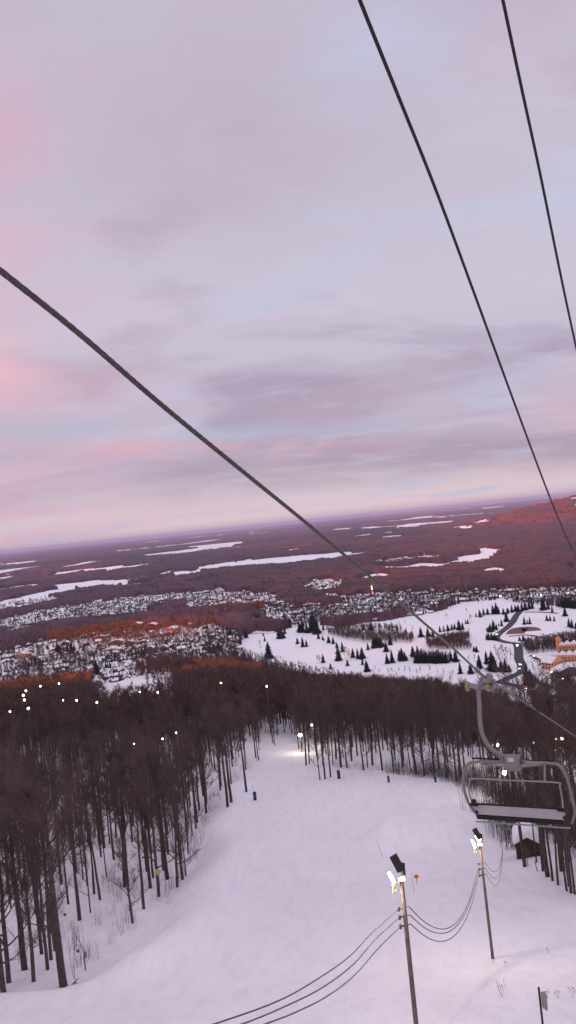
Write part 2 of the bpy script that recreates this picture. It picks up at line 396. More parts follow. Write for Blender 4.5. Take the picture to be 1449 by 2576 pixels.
FIELDS_ = [[(495, 1427), (600, 1412), (725, 1401), (810, 1393), (870, 1394), (965, 1387), (875, 1401), (810, 1410), (750, 1422), (690, 1424), (625, 1427), (500, 1438)],
          [(120, 1475), (165, 1467), (350, 1455), (352, 1465), (295, 1477), (225, 1482), (165, 1487)],
          [(-40, 1522), (90, 1493), (150, 1480), (205, 1487), (100, 1509), (-40, 1538)],
          [(95, 1445), (200, 1432), (292, 1426), (282, 1434), (125, 1450)], [(-30, 1447), (75, 1438), (70, 1444), (-30, 1453)],
          [(455, 1475), (530, 1452), (580, 1443), (545, 1462), (470, 1477)], [(-40, 1660), (100, 1625), (170, 1618), (110, 1640), (-40, 1672)],
          [(1129, 1405), (1224, 1392), (1304, 1383), (1292, 1392), (1204, 1405), (1139, 1411)],
          [(1152, 1335), (1244, 1326), (1189, 1344), (1159, 1344)], [(974, 1327), (1024, 1317), (1154, 1309), (1074, 1320)],
          [(1069, 1302), (1149, 1297), (1124, 1306), (1074, 1307)], [(1140, 1353), (1185, 1350), (1174, 1357)],
          [(1324, 1440), (1470, 1420), (1470, 1437), (1334, 1446)], [(924, 1318), (1044, 1302), (1004, 1312)],
          [(829, 1328), (894, 1320), (864, 1328)], [(560, 1412), (700, 1385), (640, 1402)],
          [(0, 1390), (200, 1362), (420, 1340), (300, 1362), (120, 1380), (0, 1396)], [(420, 1345), (640, 1318), (560, 1332), (430, 1350)],
          [(280, 1385), (480, 1365), (470, 1370), (300, 1390)], [(600, 1330), (860, 1303), (720, 1321)],
          [(370, 1452), (480, 1437), (440, 1446), (380, 1458)], [(590, 1372), (640, 1368), (600, 1378)], [(1228, 1448), (1270, 1440), (1280, 1448), (1240, 1453)]]
FIELDS = []
for i_, p_ in enumerate(FIELDS_):
    mx_ = sum(q[0] for q in p_) / len(p_); sl_ = -.07; my_ = sum(q[1] for q in p_) / len(p_)
    FIELDS.append([(q[0], my_ + sl_ * 0 + (q[1] - my_ - (-.102) * (q[0] - mx_)) * (1 if i_ < 3 else .7) + (-.102) * (q[0] - mx_)) for q in p_])
def open_mask(x, y):                      # 0 wooded .. 1 open, from points on the plain
    px, py = to_px(x, y, np.full(np.shape(x), PLAIN))
    jx = px + (fbm(x * .02, y * .02, 3) - .45) * 26; jy = py + (fbm(x * .013 + 50, y * .013, 3) - .45) * 9 * np.clip(2500 / np.maximum(y, 1), .12, 1)
    m = np.zeros(np.shape(x), bool)
    for p in [GOLF] + VILL: m |= inpoly(jx, jy, p)
    wp = fbm(x * .006 + 3, y * .0035 + 8, 3)
    m &= ~((wp > .585) & ~inpoly(px, py, GOLF) & (y < 5000) & (vn(x * .002, y * .002) > .25))
    for p in FIELDS[:3]: m |= inpoly(jx, jy, p)
    for p in FIELDS[3:]: m |= inpoly(jx, jy, p) & ~((vn(x * .011 + 70, y * .004) > .84) | (vn(x * .05, y * .0016 + 9) > .90))
    farn = fbm(x * .0013 + 5, y * .00045, 4)
    m |= (farn > .575) & (y > 6500) & (np.abs(x - 2300) + np.abs(y - 5400) > 2200)
    mid = fbm(x * .004 + 25, y * .0016, 3)
    m |= (mid > .61) & (y > 2200) & (y < 9000)
    hs = vn(x * .011, y * .005)
    m |= (hs > .885)
    hs2 = vn(x * .02 + 40, y * .006)
    m |= (hs2 > .93) & (y > 1500) & (y < 5000) & (y > 2600) & (y < 9000)
    return m
def hill_zone(x, y): return ss(.08, .3, np.exp(-((x - 2350) / 820) ** 2 - ((y - 5400) / 1000) ** 2))
ys = []; y = 1180.0
while y < 66000: ys.append(y); y *= 1.0055
ys = np.array(ys); az = np.linspace(-.52, .52, 620)
X = az[None, :] * ys[:, None]; Y = np.repeat(ys[:, None], len(az), 1)
Zg = g(X, Y); op = open_mask(X, Y)
hgt = 8 + 9 * fbm(X * .03, Y * .03, 3) + 5 * _rs.rand(*X.shape) * (1 - ss(4000, 9000, Y) * .6)
hgt = hgt * (.75 + .5 * vn(X * .004, Y * .004)) * ss(1180, 1300, Y)
hgt = hgt * (1 - .55 * hill_zone(X, Y))
Zw = np.where(op, Zg - 4, Zg + hgt)
vis = ~op
keep = vis[:-1, :-1] | vis[1:, :-1] | vis[:-1, 1:] | vis[1:, 1:]
woods = struct(link('woodland', grid_mesh('woodland', X, Y, Zw, 'woods', keep, False)), 'stuff')
woods['label'] = 'purple brown leafless woodland covering the plain beyond the village'

# ------------------------------------------------------------------ tree builders
def bare_tree(seed, H, near=True, low=False):
    r = random.Random(seed); T = G(); C = G()
    r0 = H * r.uniform(.0100, .0145) * (1 if near else 1.2)
    n = 9 if near else 4; pts = []; x = y = 0; lx, ly = r.uniform(-.03, .03), r.uniform(-.03, .03)
    for i in range(n + 1):
        t = i / n; pts.append(Vector((x, y, t * H * .93))); x += (lx + r.uniform(-.035, .035)) * H / n; y += (ly + r.uniform(-.035, .035)) * H / n
    T.tube([Vector((0, 0, -.8))] + pts, [r0 * 1.15] + [r0 * (1 - .8 * (i / n) ** 1.2) + .01 for i in range(n + 1)], 7 if near else 4, False)
    def at(t):
        f = min(max(t, 0), .999) * n; i = int(f); return pts[i].lerp(pts[i + 1], f - i)
    def branch(p, d, ln, rad, lev):
        k = 4 if near else 2; q = [p]; dd = d.copy()
        for i in range(k):
            dd = (dd + Vector((r.uniform(-.2, .2), r.uniform(-.2, .2), r.uniform(.0, .22)))).normalized(); q.append(q[-1] + dd * ln / k)
        tgt = T if lev == 0 else C
        tgt.tube(q, [rad * (1 - .8 * i / k) for i in range(k + 1)], (4 if near else 3) if lev == 0 else 3, False)
        return q, dd
    nl = r.randint(13, 17) if near else 9
    for b in range(nl):
        t = r.uniform(.16, .5) if (low and b < 5) else r.uniform(.44 if near else .36, .96); a = r.uniform(0, 6.283); el = r.uniform(.55, 1.15) if t > .35 else r.uniform(.1, .5)
        d = Vector((math.cos(a) * math.cos(el), math.sin(a) * math.cos(el), math.sin(el)))
        ln = H * r.uniform(.18, .34) * (1.15 - .55 * t)
        q, dd = branch(at(t), d, ln, r0 * .42 * (1.15 - .7 * t), 0 if t > .0 else 1)
        ns = 7 if near else 4
        for s2 in range(ns):
            f = r.uniform(.25, 1) * (len(q) - 1); i = min(int(f), len(q) - 2); p = q[i].lerp(q[i + 1], f - i)
            d2 = (dd + Vector((r.uniform(-1, 1), r.uniform(-1, 1), r.uniform(-.4, .8)))).normalized()
            l2 = ln * r.uniform(.3, .55)
            q2, d3 = branch(p, d2, l2, r0 * (.10 if near else .13), 1)
            nt_ = 13 if near else 7
            for t3 in range(nt_):
                f = r.uniform(.1, 1) * (len(q2) - 1); i = min(int(f), len(q2) - 2); p3 = q2[i].lerp(q2[i + 1], f - i)
                d4 = (d3 * .8 + Vector((r.uniform(-1, 1), r.uniform(-1, 1), r.uniform(-.5, .9)))).normalized()
                C.spike(p3, p3 + d4 * (r.uniform(.6, 1.6) if near else r.uniform(1.0, 2.4)), .019 if near else .07)
    # fine twigs along the trunk
    for k in range(60 if near else 12):
        t = r.uniform(.15 if low else .3, 1) ** .7; p = at(t); a = r.uniform(0, 6.283)
        d = Vector((math.cos(a), math.sin(a), r.uniform(0, .9))).normalized()
        C.spike(p, p + d * r.uniform(.6, 2.0), .016 if near else .05)
    return T, C
NEAR = []
for i in range(7):
    T, C = bare_tree(100 + i, 20, True, low=(i % 3 == 0))
    NEAR.append((T.mesh('trunk', 'bark' if i % 3 else 'bark_grey', True), C.mesh('crown', 'twig')))
def joined(T, C, m1, m2, name):
    g2 = G(); off = len(T.v); g2.v = T.v + C.v; g2.f = T.f + [tuple(k + off for k in f) for f in C.f]; g2.m = [0] * len(T.f) + [1] * len(C.f)
    return g2.mesh(name, [m1, m2])
FAR = []
for i in range(4):
    T, C = bare_tree(200 + i, 15, False, low=(i % 2 == 0))
    FAR.append(joined(T, C, 'bark', 'twig_far', 'bare_tree'))
NEARJ = []
for i in range(3):
    T, C = bare_tree(120 + i, 20, True, low=(i == 1))
    NEARJ.append(joined(T, C, 'bark', 'twig', 'bare_tree'))
FAR_SUNLIT = []  # trees coloured as if sunlit, for the knolls and the ridge
for i in range(2):
    T, C = bare_tree(300 + i, 14, False)
    FAR_SUNLIT.append(joined(T, C, 'bark_grey', 'twig_sunlit', 'bare_tree'))
def conifer(seed, H=10, w=.30):
    r = random.Random(seed); T = G(); C = G()
    T.tube([(0, 0, -.5), (0, 0, H * .5), (0, 0, H * .96)], [H * .02, H * .014, .01], 6)
    nl = 13
    for l in range(nl):
        t = l / nl; z = H * (.06 + .9 * t); rad = H * w * (1 - t) ** .85 * r.uniform(.8, 1.12) + .12; nb = 12
        for k in range(nb):
            a = 6.283 * (k + r.random()) / nb; rr = rad * r.uniform(.65, 1.15)
            tip = Vector((math.cos(a) * rr, math.sin(a) * rr, z - H * .04 * r.uniform(.2, 1.2)))
            p0 = Vector((0, 0, z + H * .035)); sd_ = Vector((-math.sin(a), math.cos(a), 0)) * rad * r.uniform(.28, .42)
            mid_ = p0.lerp(tip, .55); b0 = len(C.v)
            C.v += [p0, mid_ + sd_, tip, mid_ - sd_, mid_ + Vector((0, 0, -H * .05))]
            C.face(b0, b0 + 1, b0 + 2, b0 + 3); C.face(b0, b0 + 4, b0 + 1); C.face(b0 + 1, b0 + 4, b0 + 2); C.face(b0 + 2, b0 + 4, b0 + 3); C.face(b0 + 3, b0 + 4, b0)
    C.spike((0, 0, H * .9), (0, 0, H), .12)
    return T.mesh('trunk', 'bark'), C.mesh('crown', 'conifer')
CONI = [conifer(1), conifer(2, w=.24), conifer(3, w=.36)]
def place(name, parts, label, cat, loc, rz, sc, group, tilt=(0, 0)):
    t = thing(name, label, cat, loc, 0, group, sc); t.rotation_euler = (tilt[0], tilt[1], rz)
    for nm, me in parts: link(nm, me, t)
    return t
def scatter(name, protos, pts, label):            # uncountable growth: one object, instances on points
    me = bpy.data.meshes.new(name); n = len(pts)
    me.vertices.add(n); me.vertices.foreach_set('co', np.array([p[:3] for p in pts], np.float32).ravel())
    for an, k in (('sc', 3), ('rz', 4)):
        at_ = me.attributes.new(an, 'FLOAT', 'POINT'); at_.data.foreach_set('value', np.array([p[k] for p in pts], np.float32))
    at_ = me.attributes.new('ix', 'INT', 'POINT'); at_.data.foreach_set('value', np.array([p[5] for p in pts], np.int32))
    o = link(name, me); struct(o, 'stuff'); o['label'] = label
    ng = bpy.data.node_groups.new(name + '_scatter', 'GeometryNodeTree')
    ng.interface.new_socket('Geometry', in_out='INPUT', socket_type='NodeSocketGeometry'); ng.interface.new_socket('Geometry', in_out='OUTPUT', socket_type='NodeSocketGeometry')
    A = ng.nodes.new; K = ng.links.new
    gi = A('NodeGroupInput'); go = A('NodeGroupOutput'); iop = A('GeometryNodeInstanceOnPoints'); jn = A('GeometryNodeJoinGeometry')
    for me2 in reversed(protos):
        po = bpy.data.objects.new(name + '_source', me2)
        oi = A('GeometryNodeObjectInfo'); oi.inputs['Object'].default_value = po; oi.inputs['As Instance'].default_value = True
        K(oi.outputs['Geometry'], jn.inputs[0])
    def na(nm, tp):
        x_ = A('GeometryNodeInputNamedAttribute'); x_.data_type = tp; x_.inputs[0].default_value = nm; return x_.outputs[0]
    K(gi.outputs[0], iop.inputs['Points']); K(jn.outputs[0], iop.inputs['Instance']); iop.inputs['Pick Instance'].default_value = True
    K(na('ix', 'INT'), iop.inputs['Instance Index'])
    cmb = A('ShaderNodeCombineXYZ'); K(na('rz', 'FLOAT'), cmb.inputs[2]); er = A('FunctionNodeEulerToRotation'); K(cmb.outputs[0], er.inputs[0]); K(er.outputs[0], iop.inputs['Rotation'])
    K(na('sc', 'FLOAT'), iop.inputs['Scale']); K(iop.outputs[0], go.inputs[0])
    md = o.modifiers.new('scatter', 'NODES'); md.node_group = ng
    return o

# ------------------------------------------------------------------ near bare trees
def run_open(x, y):                      # the ski run, no trees
    L_ = -20.5 - 2 * math.sin(y * .045) + 1.3 * math.sin(y * .16) + max(0, (75 - y)) * -3
    if y < 97: L_ = min(L_, -.318 * y)
    if y > 200: L_ = -20 + (y - 200) * .17
    Rr = np.interp(y, [60, 80, 100, 125, 150, 170, 190, 200, 215, 235, 260], [40, 26, 31.5, 31.5, 32, 28, 16, 6, 1, -4, -6])
    if y > 262: return False
    return L_ < x < Rr
near_pts = []
def far_enough(x, y, d):
    return all((x - a) ** 2 + (y - b) ** 2 > d * d for a, b, *_ in near_pts)
KEY = [(160, 2482, 1.15, 'thick dark leafless tree standing closest by the left edge of the run'), (22, 2472, 1.1, 'grey barked leaning tree at the lower left corner of the wood'),
       (62, 2440, 1.2, None), (85, 2470, .9, None), (120, 2440, 1.05, None), (137, 2392, .9, None), (105, 2400, 1.1, None),
       (400, 2256, 1.1, 'pale barked tree carrying a small square yellow board'), (421, 2212, 1.15, 'straight dark tree just right of the pale tree with the board'), (370, 2192, .95, None), (318, 2190, .9, None), (333, 2118, .95, None),
       (293, 2106, 1, None), (412, 2190, .8, None), (573, 2030, 1.1, None), (582, 2018, 1, None), (620, 1992, 1, None), (470, 2085, .9, None), (497, 2070, .8, None),
       (805, 1962, .9, None), (818, 1960, .9, None), (832, 1955, .9, None), (770, 1925, 1.15, None), (779, 1922, 1.05, None), (858, 1930, 1, None), (885, 1915, .95, None), (915, 1938, 1.05, None), (937, 1925, 1, None),
       (962, 1938, 1.2, None), (990, 1945, 1.15, None), (1012, 1932, .9, None), (1048, 1948, 1.05, None), (1068, 1952, .95, None), (1092, 1945, 1, None), (1125, 1958, .95, None), (1148, 1964, .9, None), (1170, 1965, .9, None), (1240, 2010, .9, None),
       (1320, 2180, 1.0, None), (1378, 2205, 1.25, 'thick reddish tree standing beside the snow capped hut'), (1437, 2247, 1.0, 'dark tree nearest the right edge of the picture'), (1415, 2190, 1.1, None), (1366, 2192, .7, None), (1350, 2170, .6, None), (1390, 2216, .65, None), (1404, 2226, .7, None), (1426, 2242, .75, None), (1432, 2230, .6, None), (1446, 2250, .8, None), (1290, 2060, 1, None), (1275, 2068, .7, None), (1262, 2050, .7, None), (1340, 2120, .9, None), (1300, 2070, 1.1, None)]
for px, py, sc, lab in KEY:
    p = hit(px, py); near_pts.append((p.x, p.y, sc, lab))
tries = 0
while len(near_pts) < 680 and tries < 60000:
    tries += 1
    y = 66 + (258 - 66) * rnd.random() ** .75; x = rnd.uniform(-.49 * y - 4, .42 * y + 6)
    if run_open(x, y) or y > 255: continue
    if x > 0 and y < 110 and x < 27: continue
    if 24 < x < 34 and 98 < y < 113: continue
    if far_enough(x, y, 2.5 if (y > 160 or x > 0) else (1.75 if y < 118 and x < -.33 * y else 2.8)): near_pts.append((x, y, rnd.choice((rnd.uniform(.62, 1.08), rnd.uniform(.85, 1.1), rnd.uniform(.45, .7))), None))
nk = len(KEY); near_pts[nk:] = sorted(near_pts[nk:], key=lambda q_: q_[1] / q_[2])
MORE = near_pts[300:]; near_pts = near_pts[:300]
for i, (x, y, sc, lab) in enumerate(near_pts):
    k = rnd.randrange(7)
    if i == 0: k = 1
    fat = rnd.uniform(.65, 1.2)
    if lab is None:
        if x < -15 and y < 110: lab, gr = 'dark leafless tree in the thick stand at the lower left', 'bare trees low in the left wood'
        elif x < -8: lab, gr = 'slender leafless tree of the wood left of the ski run', 'bare trees of the upper left wood'
        elif y > 150: lab, gr = 'bare trunked tree in the row across the foot of the run', 'bare trees across the foot of the run'
        else: lab, gr = 'bare tree in the wood at the right edge behind the chair', 'bare trees at the right edge'
    else: gr = None
    s3 = sc * rnd.uniform(.9, 1.0)
    t = thing('bare_tree', lab, 'tree', (x, y, gz(x, y)), 0, gr, (s3 * fat if i > 0 else 1.5, s3 * fat if i > 0 else 1.5, s3))
    t.rotation_euler = (rnd.uniform(-.03, .03), rnd.uniform(-.035, .035), rnd.uniform(0, 6.28)) if i else (0, 0, 2.0)
    link('trunk', NEAR[k][0], t)
    c = link('crown', NEAR[k][1], t)

# the wood between the run and the valley (thousands of trees)
pts = []; CLEAR = [(225, 1752), (240, 1712), (330, 1703), (420, 1705), (470, 1712), (440, 1735), (380, 1742), (300, 1752)]
CLEAR2 = [(85, 1762), (95, 1745), (135, 1740), (135, 1752)]
KNOLL = [[(440, 1740), (460, 1665), (560, 1650), (660, 1665), (660, 1720)], [(130, 1790), (160, 1690), (250, 1690), (240, 1790)], [(0, 1800), (0, 1720), (140, 1710), (130, 1790)]]  # knolls where most trees take the sun-reddened twig colour
ylo, yhi = 235, 1180
yy = ylo
while yy < yhi:
    stp = 4.1 + (yy - ylo) * .003
    xx = -.52 * yy
    while xx < .45 * yy + 10:
        x = xx + rnd.uniform(-.5, .5) * stp; y = yy + rnd.uniform(-.5, .5) * stp; xx += stp
        if y < 256: continue
        if -16 < x < -2 and y < 300 and y < 272: continue
        z = gz(x, y)
        if z < PLAIN + 1.0 and not (x < -120 and y < 1000): continue
        px, py = to_px(x, y, z)
        tx_, ty_ = to_px(x, y, z + 14)
        if inpoly(px, py, CLEAR) or inpoly(px, py, CLEAR2) or inpoly(tx_, ty_, CLEAR) or inpoly(tx_, ty_, CLEAR2): continue
        if -160 < x < -85 and 560 < y < 600: 
            if rnd.random() < .8: continue
        pts.append((x, y, z - .2, rnd.uniform(.75, 1.15) * (.95 if y > 600 else 1.08), rnd.uniform(0, 6.28), (4 + rnd.randrange(2)) if (y > 560 and any(inpoly(tx_, ty_, K_) for K_ in KNOLL) and rnd.random() < .8) else rnd.randrange(4)))
    yy += stp
for (x, y, sc, lab) in MORE: pts.append((x, y, gz(x, y) - .2, sc, rnd.uniform(0, 6.28), 6 + rnd.randrange(3)))
scatter('forest', FAR + FAR_SUNLIT + NEARJ, pts, 'dark brown leafless forest falling away below the ski run')
print('forest', len(pts))

# ------------------------------------------------------------------ valley trees
con = []
c2 = [(178, 945, 35), (75, 865, 40), (48, 850, 25), (255, 935, 60), (275, 890, 40), (205, 845, 28), (228, 850, 28), (245, 870, 25), (300, 960, 25), (328, 920, 38), (352, 925, 40), (375, 925, 45), (403, 880, 28),
      (375, 955, 28), (398, 990, 45), (455, 868, 50), (430, 872, 45), (442, 866, 44), (468, 866, 42), (515, 855, 45), (495, 890, 40), (500, 950, 40), (525, 945, 50), (575, 935, 50), (563, 930, 40), (590, 935, 38),
      (630, 915, 42), (655, 925, 50), (675, 930, 45), (845, 940, 45), (820, 935, 40), (868, 1000, 45), (920, 1000, 42), (965, 975, 55), (1000, 950, 50), (1030, 985, 76), (1042, 990, 60), (1095, 992, 55), (1075, 988, 45),
      (1205, 1062, 80), (1222, 1062, 66), (215, 975, 22), (625, 815, 25), (595, 795, 22), (670, 815, 38), (705, 815, 38), (730, 815, 35), (510, 780, 20), (550, 780, 20), (525, 785, 20), (420, 780, 35), (380, 780, 30),
      (250, 780, 15), (270, 780, 15), (765, 790, 24), (785, 788, 24), (805, 785, 26), (825, 780, 24), (840, 775, 24), (862, 780, 40), (880, 778, 30), (895, 750, 18), (905, 748, 18), (965, 712, 28), (985, 706, 28), (1005, 702, 26),
      (1050, 700, 45), (1032, 700, 38), (1085, 702, 25), (1105, 698, 25), (1128, 692, 30), (1145, 688, 28), (1160, 684, 28), (1178, 682, 35), (1195, 680, 35), (1215, 675, 35), (1230, 672, 35), (1285, 680, 50), (1310, 675, 30),
      (1020, 790, 35), (1035, 775, 35), (1050, 780, 25), (1075, 760, 28), (1100, 738, 38), (1190, 752, 30), (1218, 750, 28), (1303, 732, 22), (1320, 733, 22), (1340, 735, 22), (1395, 710, 35), (1415, 765, 35), (1430, 770, 35),
      (1010, 830, 30), (1025, 828, 30), (1165, 835, 22), (1185, 835, 25), (1210, 835, 20), (1380, 665, 40), (1398, 668, 45), (1412, 668, 42), (1430, 670, 45), (1446, 672, 40), (75, 792, 50), (95, 795, 42), (60, 792, 42),
      (130, 790, 78), (118, 785, 62), (146, 800, 58), (178, 780, 25), (10, 765, 40), (190, 750, 25), (155, 825, 25), (175, 830, 20), (1040, 832, 24), (1000, 826, 22), (1330, 690, 26), (950, 890, 24), (935, 888, 20)]
for k in range(14): c2.append((640 + k * 12, 945 + (k % 3), 34 + (k * 7) % 12))
con += [(724.5 + .5 * a, 1195 + .5 * b, .5 * c) for a, b, c in c2]
c7 = [(545, 378, 90), (520, 375, 85), (565, 372, 60), (580, 330, 50), (600, 270, 80), (575, 270, 60), (150, 435, 50), (60, 360, 70), (45, 358, 55), (200, 370, 60), (215, 368, 50), (190, 600, 80), (170, 598, 60), (255, 600, 60), (100, 570, 80), (72, 570, 60), (10, 590, 70), (425, 570, 125),
      (370, 350, 30), (385, 400, 40), (360, 270, 30), (290, 230, 80), (310, 232, 85), (335, 228, 75), (265, 230, 70), (240, 228, 60), (190, 240, 40)]
con += [(566 + .26 * a, 1509 + .26 * b, .26 * c) for a, b, c in c7]
for a, b, c in [(485, 1010, 60), (498, 1015, 45), (300, 900, 40), (290, 905, 50), (340, 900, 45), (360, 895, 42), (375, 895, 35), (235, 960, 28), (180, 965, 35), (220, 960, 30), (720, 920, 40), (735, 915, 35), (1080, 900, 40), (1060, 905, 45), (1100, 900, 45), (1115, 905, 40), (1160, 820, 35), (1150, 822, 30), (1235, 820, 30), (970, 920, 35), (990, 920, 30), (1125, 930, 40), (690, 930, 30), (650, 935, 28), (540, 940, 24), (1180, 930, 30)]:
    con.append((.5 * a, 1195 + .5 * b, .5 * c))
rc = random.Random(12)
for k in range(80):
    q_ = c2[rc.randrange(len(c2))]
    con.append((724.5 + .5 * (q_[0] + rc.uniform(-20, 20)), 1195 + .5 * (q_[1] + rc.uniform(-4, 4)), .5 * q_[2] * rc.uniform(.4, .8)))
for i, (px, py, hp) in enumerate(con):
    p = hit(px, py, 0, 500)
    if p.z > PLAIN + 3 and p.y < 900: p = Vector((*plane_hit(px, py), 0)); p.z = gz(p.x, p.y)
    H = hp / F * p.y * 1.42
    if px > 1300 and py > 1700: lab, gr = 'large dark evergreen beside the road at the lower right', 'evergreens by the lower road'
    elif py > 1640: lab, gr = 'dark evergreen on the near part of the snowy golf course', 'evergreens on the near golf course'
    elif px < 724: lab, gr = 'dark evergreen among the snowy gardens left of the golf course', 'evergreens left of the golf course'
    elif px > 1200: lab, gr = 'dark evergreen near the curving road on the snowfield', 'evergreens near the curving road'
    else: lab, gr = 'dark evergreen on the far part of the snowy golf course', 'evergreens on the far golf course'
    v3 = CONI[i % 3]; place('pine_tree', (('trunk', v3[0]), ('crown', v3[1])), lab, 'tree', (p.x, p.y, p.z), rnd.uniform(0, 6.28), H / 10, gr)
bt = []
for a, b, c in [(505, 1000, 30), (525, 1005, 32), (545, 1010, 22), (590, 1000, 34), (615, 1005, 34), (665, 1000, 38), (650, 1010, 30), (715, 1000, 38), (755, 1005, 28), (785, 1005, 28), (830, 1010, 28), (560, 1000, 28),
                (290, 930, 60), (305, 935, 58), (320, 935, 30), (150, 950, 40), (160, 945, 38), (1060, 930, 60), (1080, 930, 70), (1100, 935, 64), (1045, 900, 40), (1120, 930, 50), (920, 745, 40), (900, 700, 28), (625, 790, 30), (800, 720, 25),
                (380, 960, 30), (430, 1000, 26), (460, 1000, 26), (440, 985, 24), (590, 750, 20), (560, 755, 20), (520, 750, 20), (95, 970, 20), (110, 985, 26), (1240, 1000, 60), (1260, 990, 64), (1275, 1000, 60), (1300, 1060, 70), (1330, 1065, 70), (1360, 1065, 74), (1385, 1060, 70),
                (1000, 800, 26), (1060, 770, 24), (940, 940, 34), (910, 935, 28)]:
    bt.append((724.5 + .5 * a, 1195 + .5 * b, .5 * c))
for a, b, c in [(340, 450, 60), (345, 480, 40), (420, 555, 60), (490, 610, 70), (505, 612, 60), (540, 590, 50), (375, 620, 50), (230, 560, 50), (215, 555, 40), (110, 480, 70), (95, 450, 60)]:
    bt.append((566 + .26 * a, 1509 + .26 * b, .26 * c))
for px, py, hp in bt:
    q = plane_hit(px, py); p = Vector((q[0], q[1], gz(*q)))
    place('bare_tree', (('crown', FAR[rnd.randrange(4)]),), 'small leafless tree on the snow of the golf course' if px < 1320 else 'leafless tree among the houses at the lower right', 'tree', p, rnd.uniform(0, 6), hp / F * p.y / 15 * 1.1,
          'bare trees on the golf course' if px < 1320 else 'bare trees by the lower right houses')

# loose trees through the villages, on the ridge and along the edges (uncountable)
pts = []
def scat_poly(poly, n, protoix, smin, smax, yshift=0):
    xs = [p[0] for p in poly]; ysq = [p[1] for p in poly]; k = 0; tr = 0
    while k < n and tr < n * 40:
        tr += 1
        px = rnd.uniform(min(xs), max(xs)); py = rnd.uniform(min(ysq), max(ysq))
        if not bool(inpoly(np.array(px), np.array(py), poly)): continue
        q = plane_hit(px, py)
        if q[1] > 6000 or vn(q[0] * .012, q[1] * .009) < .35 * rnd.random(): continue
        z = gz(*q)
        pts.append((q[0], q[1], z, rnd.uniform(smin, smax), rnd.uniform(0, 6.28), rnd.choice(protoix))); k += 1
for p, n in zip(VILL, (3000, 3600, 3800, 400, 400, 300)): scat_poly(p, n, (0, 1, 2, 3, 4, 4), .5, 1.05)
HEDGES = [[(822, 1590), (850, 1588), (1040, 1602), (1040, 1618), (920, 1618), (830, 1600)], [(1068, 1615), (1180, 1622), (1190, 1635), (1080, 1635)],
          [(840, 1578), (1010, 1585), (1010, 1588), (840, 1586)], [(1310, 1625), (1449, 1600), (1470, 1600), (1470, 1635), (1330, 1645)],
          [(1040, 1655), (1130, 1655), (1130, 1662), (1040, 1664)], [(600, 1640), (700, 1672), (900, 1715), (1100, 1722), (1100, 1740), (600, 1690)], [(1100, 1612), (1180, 1600), (1182, 1612), (1100, 1622)]]
for p, n in zip(HEDGES, (700, 300, 200, 700, 120, 500, 260)): scat_poly(p, n, (0, 1, 2, 3), .4, .75)
# fringe: single crowns roughening the canopy of the nearer woodland
xs = rnd; k = 0
while k < 9000:
    y = 1180 * (3.6) ** rnd.random(); x = rnd.uniform(-.5, .45) * y
    if bool(open_mask(np.array(x), np.array(y))): continue
    pts.append((x, y, gz(x, y) + rnd.uniform(0, 3), rnd.uniform(.7, 1.1), rnd.uniform(0, 6.28), rnd.randrange(4))); k += 1
scatter('valley_trees', FAR + [CONI[0][1]], pts, 'leafless trees and hedges scattered through the village and valley')
CL = G(); r = random.Random(9)
for k in range(46):
    a = r.uniform(0, 6.28); rr = 34 * math.sqrt(r.random()); h_ = r.uniform(7, 14); c0 = Vector((math.cos(a) * rr, math.sin(a) * rr, 0)); w_ = r.uniform(2.2, 4.2)
    CL.tube([c0 + Vector((0, 0, -3)), c0 + Vector((0, 0, h_ * .55)), c0 + Vector((r.uniform(-1, 1), r.uniform(-1, 1), h_))], [w_ * .8, w_, w_ * .25], 6, False, r.random())
CLM = CL.mesh('tree_clump', 'woods'); CLM_SUN = CL.mesh('tree_clump', 'woods_sun_red')
cpts = []; yv = 1500.0
while yv < 9500:
    st = 46 + yv * .006; xv = -.5 * yv
    while xv < .46 * yv:
        x = xv + rnd.uniform(-.4, .4) * st; y = yv + rnd.uniform(-.4, .4) * st; xv += st
        cpts.append((x, y))
    yv += st
ca = np.array(cpts); okc = ~(open_mask(ca[:, 0], ca[:, 1]) | open_mask(ca[:, 0] + 25, ca[:, 1]) | open_mask(ca[:, 0] - 25, ca[:, 1]) | open_mask(ca[:, 0], ca[:, 1] + 25))
ca = ca[okc]; cz = g(ca[:, 0], ca[:, 1])
redm = (hill_zone(ca[:, 0], ca[:, 1]) > .05) | (fbm(ca[:, 0] * .0021 + 3, ca[:, 1] * .0026, 3) > .50)  # hill clumps get the painted-in sun red; other red stands are random
scatter('woodland_trees', [CLM, CLM_SUN], [(a_, b_, c_, rnd.uniform(.8, 1.25), rnd.uniform(0, 6.28), int(k_)) for (a_, b_), c_, k_ in zip(ca, cz, redm)], 'tree clumps of the leafless woodland on the valley plain')
print('clumps', len(ca))
# trees on the long ridge, red evening light put into their twig colour
pts = []
ab = P0[1] - P0[0]; nrm = np.array([-ab[1], ab[0]]) / np.linalg.norm(ab)
for i in range(5200):
    t = rnd.uniform(-.05, 1.02); q = P0[0] + ab * t + nrm * rnd.gauss(0, 42) * (.35 + 1.1 * (1 - abs(2 * t - .9)) if 0 < t < 1 else .4)
    pts.append((q[0], q[1], gz(*q), rnd.uniform(.6, .95), rnd.uniform(0, 6.28), rnd.randrange(2)))
scatter('ridge_trees', FAR_SUNLIT, pts, 'red lit leafless trees covering the long low ridge in the valley')

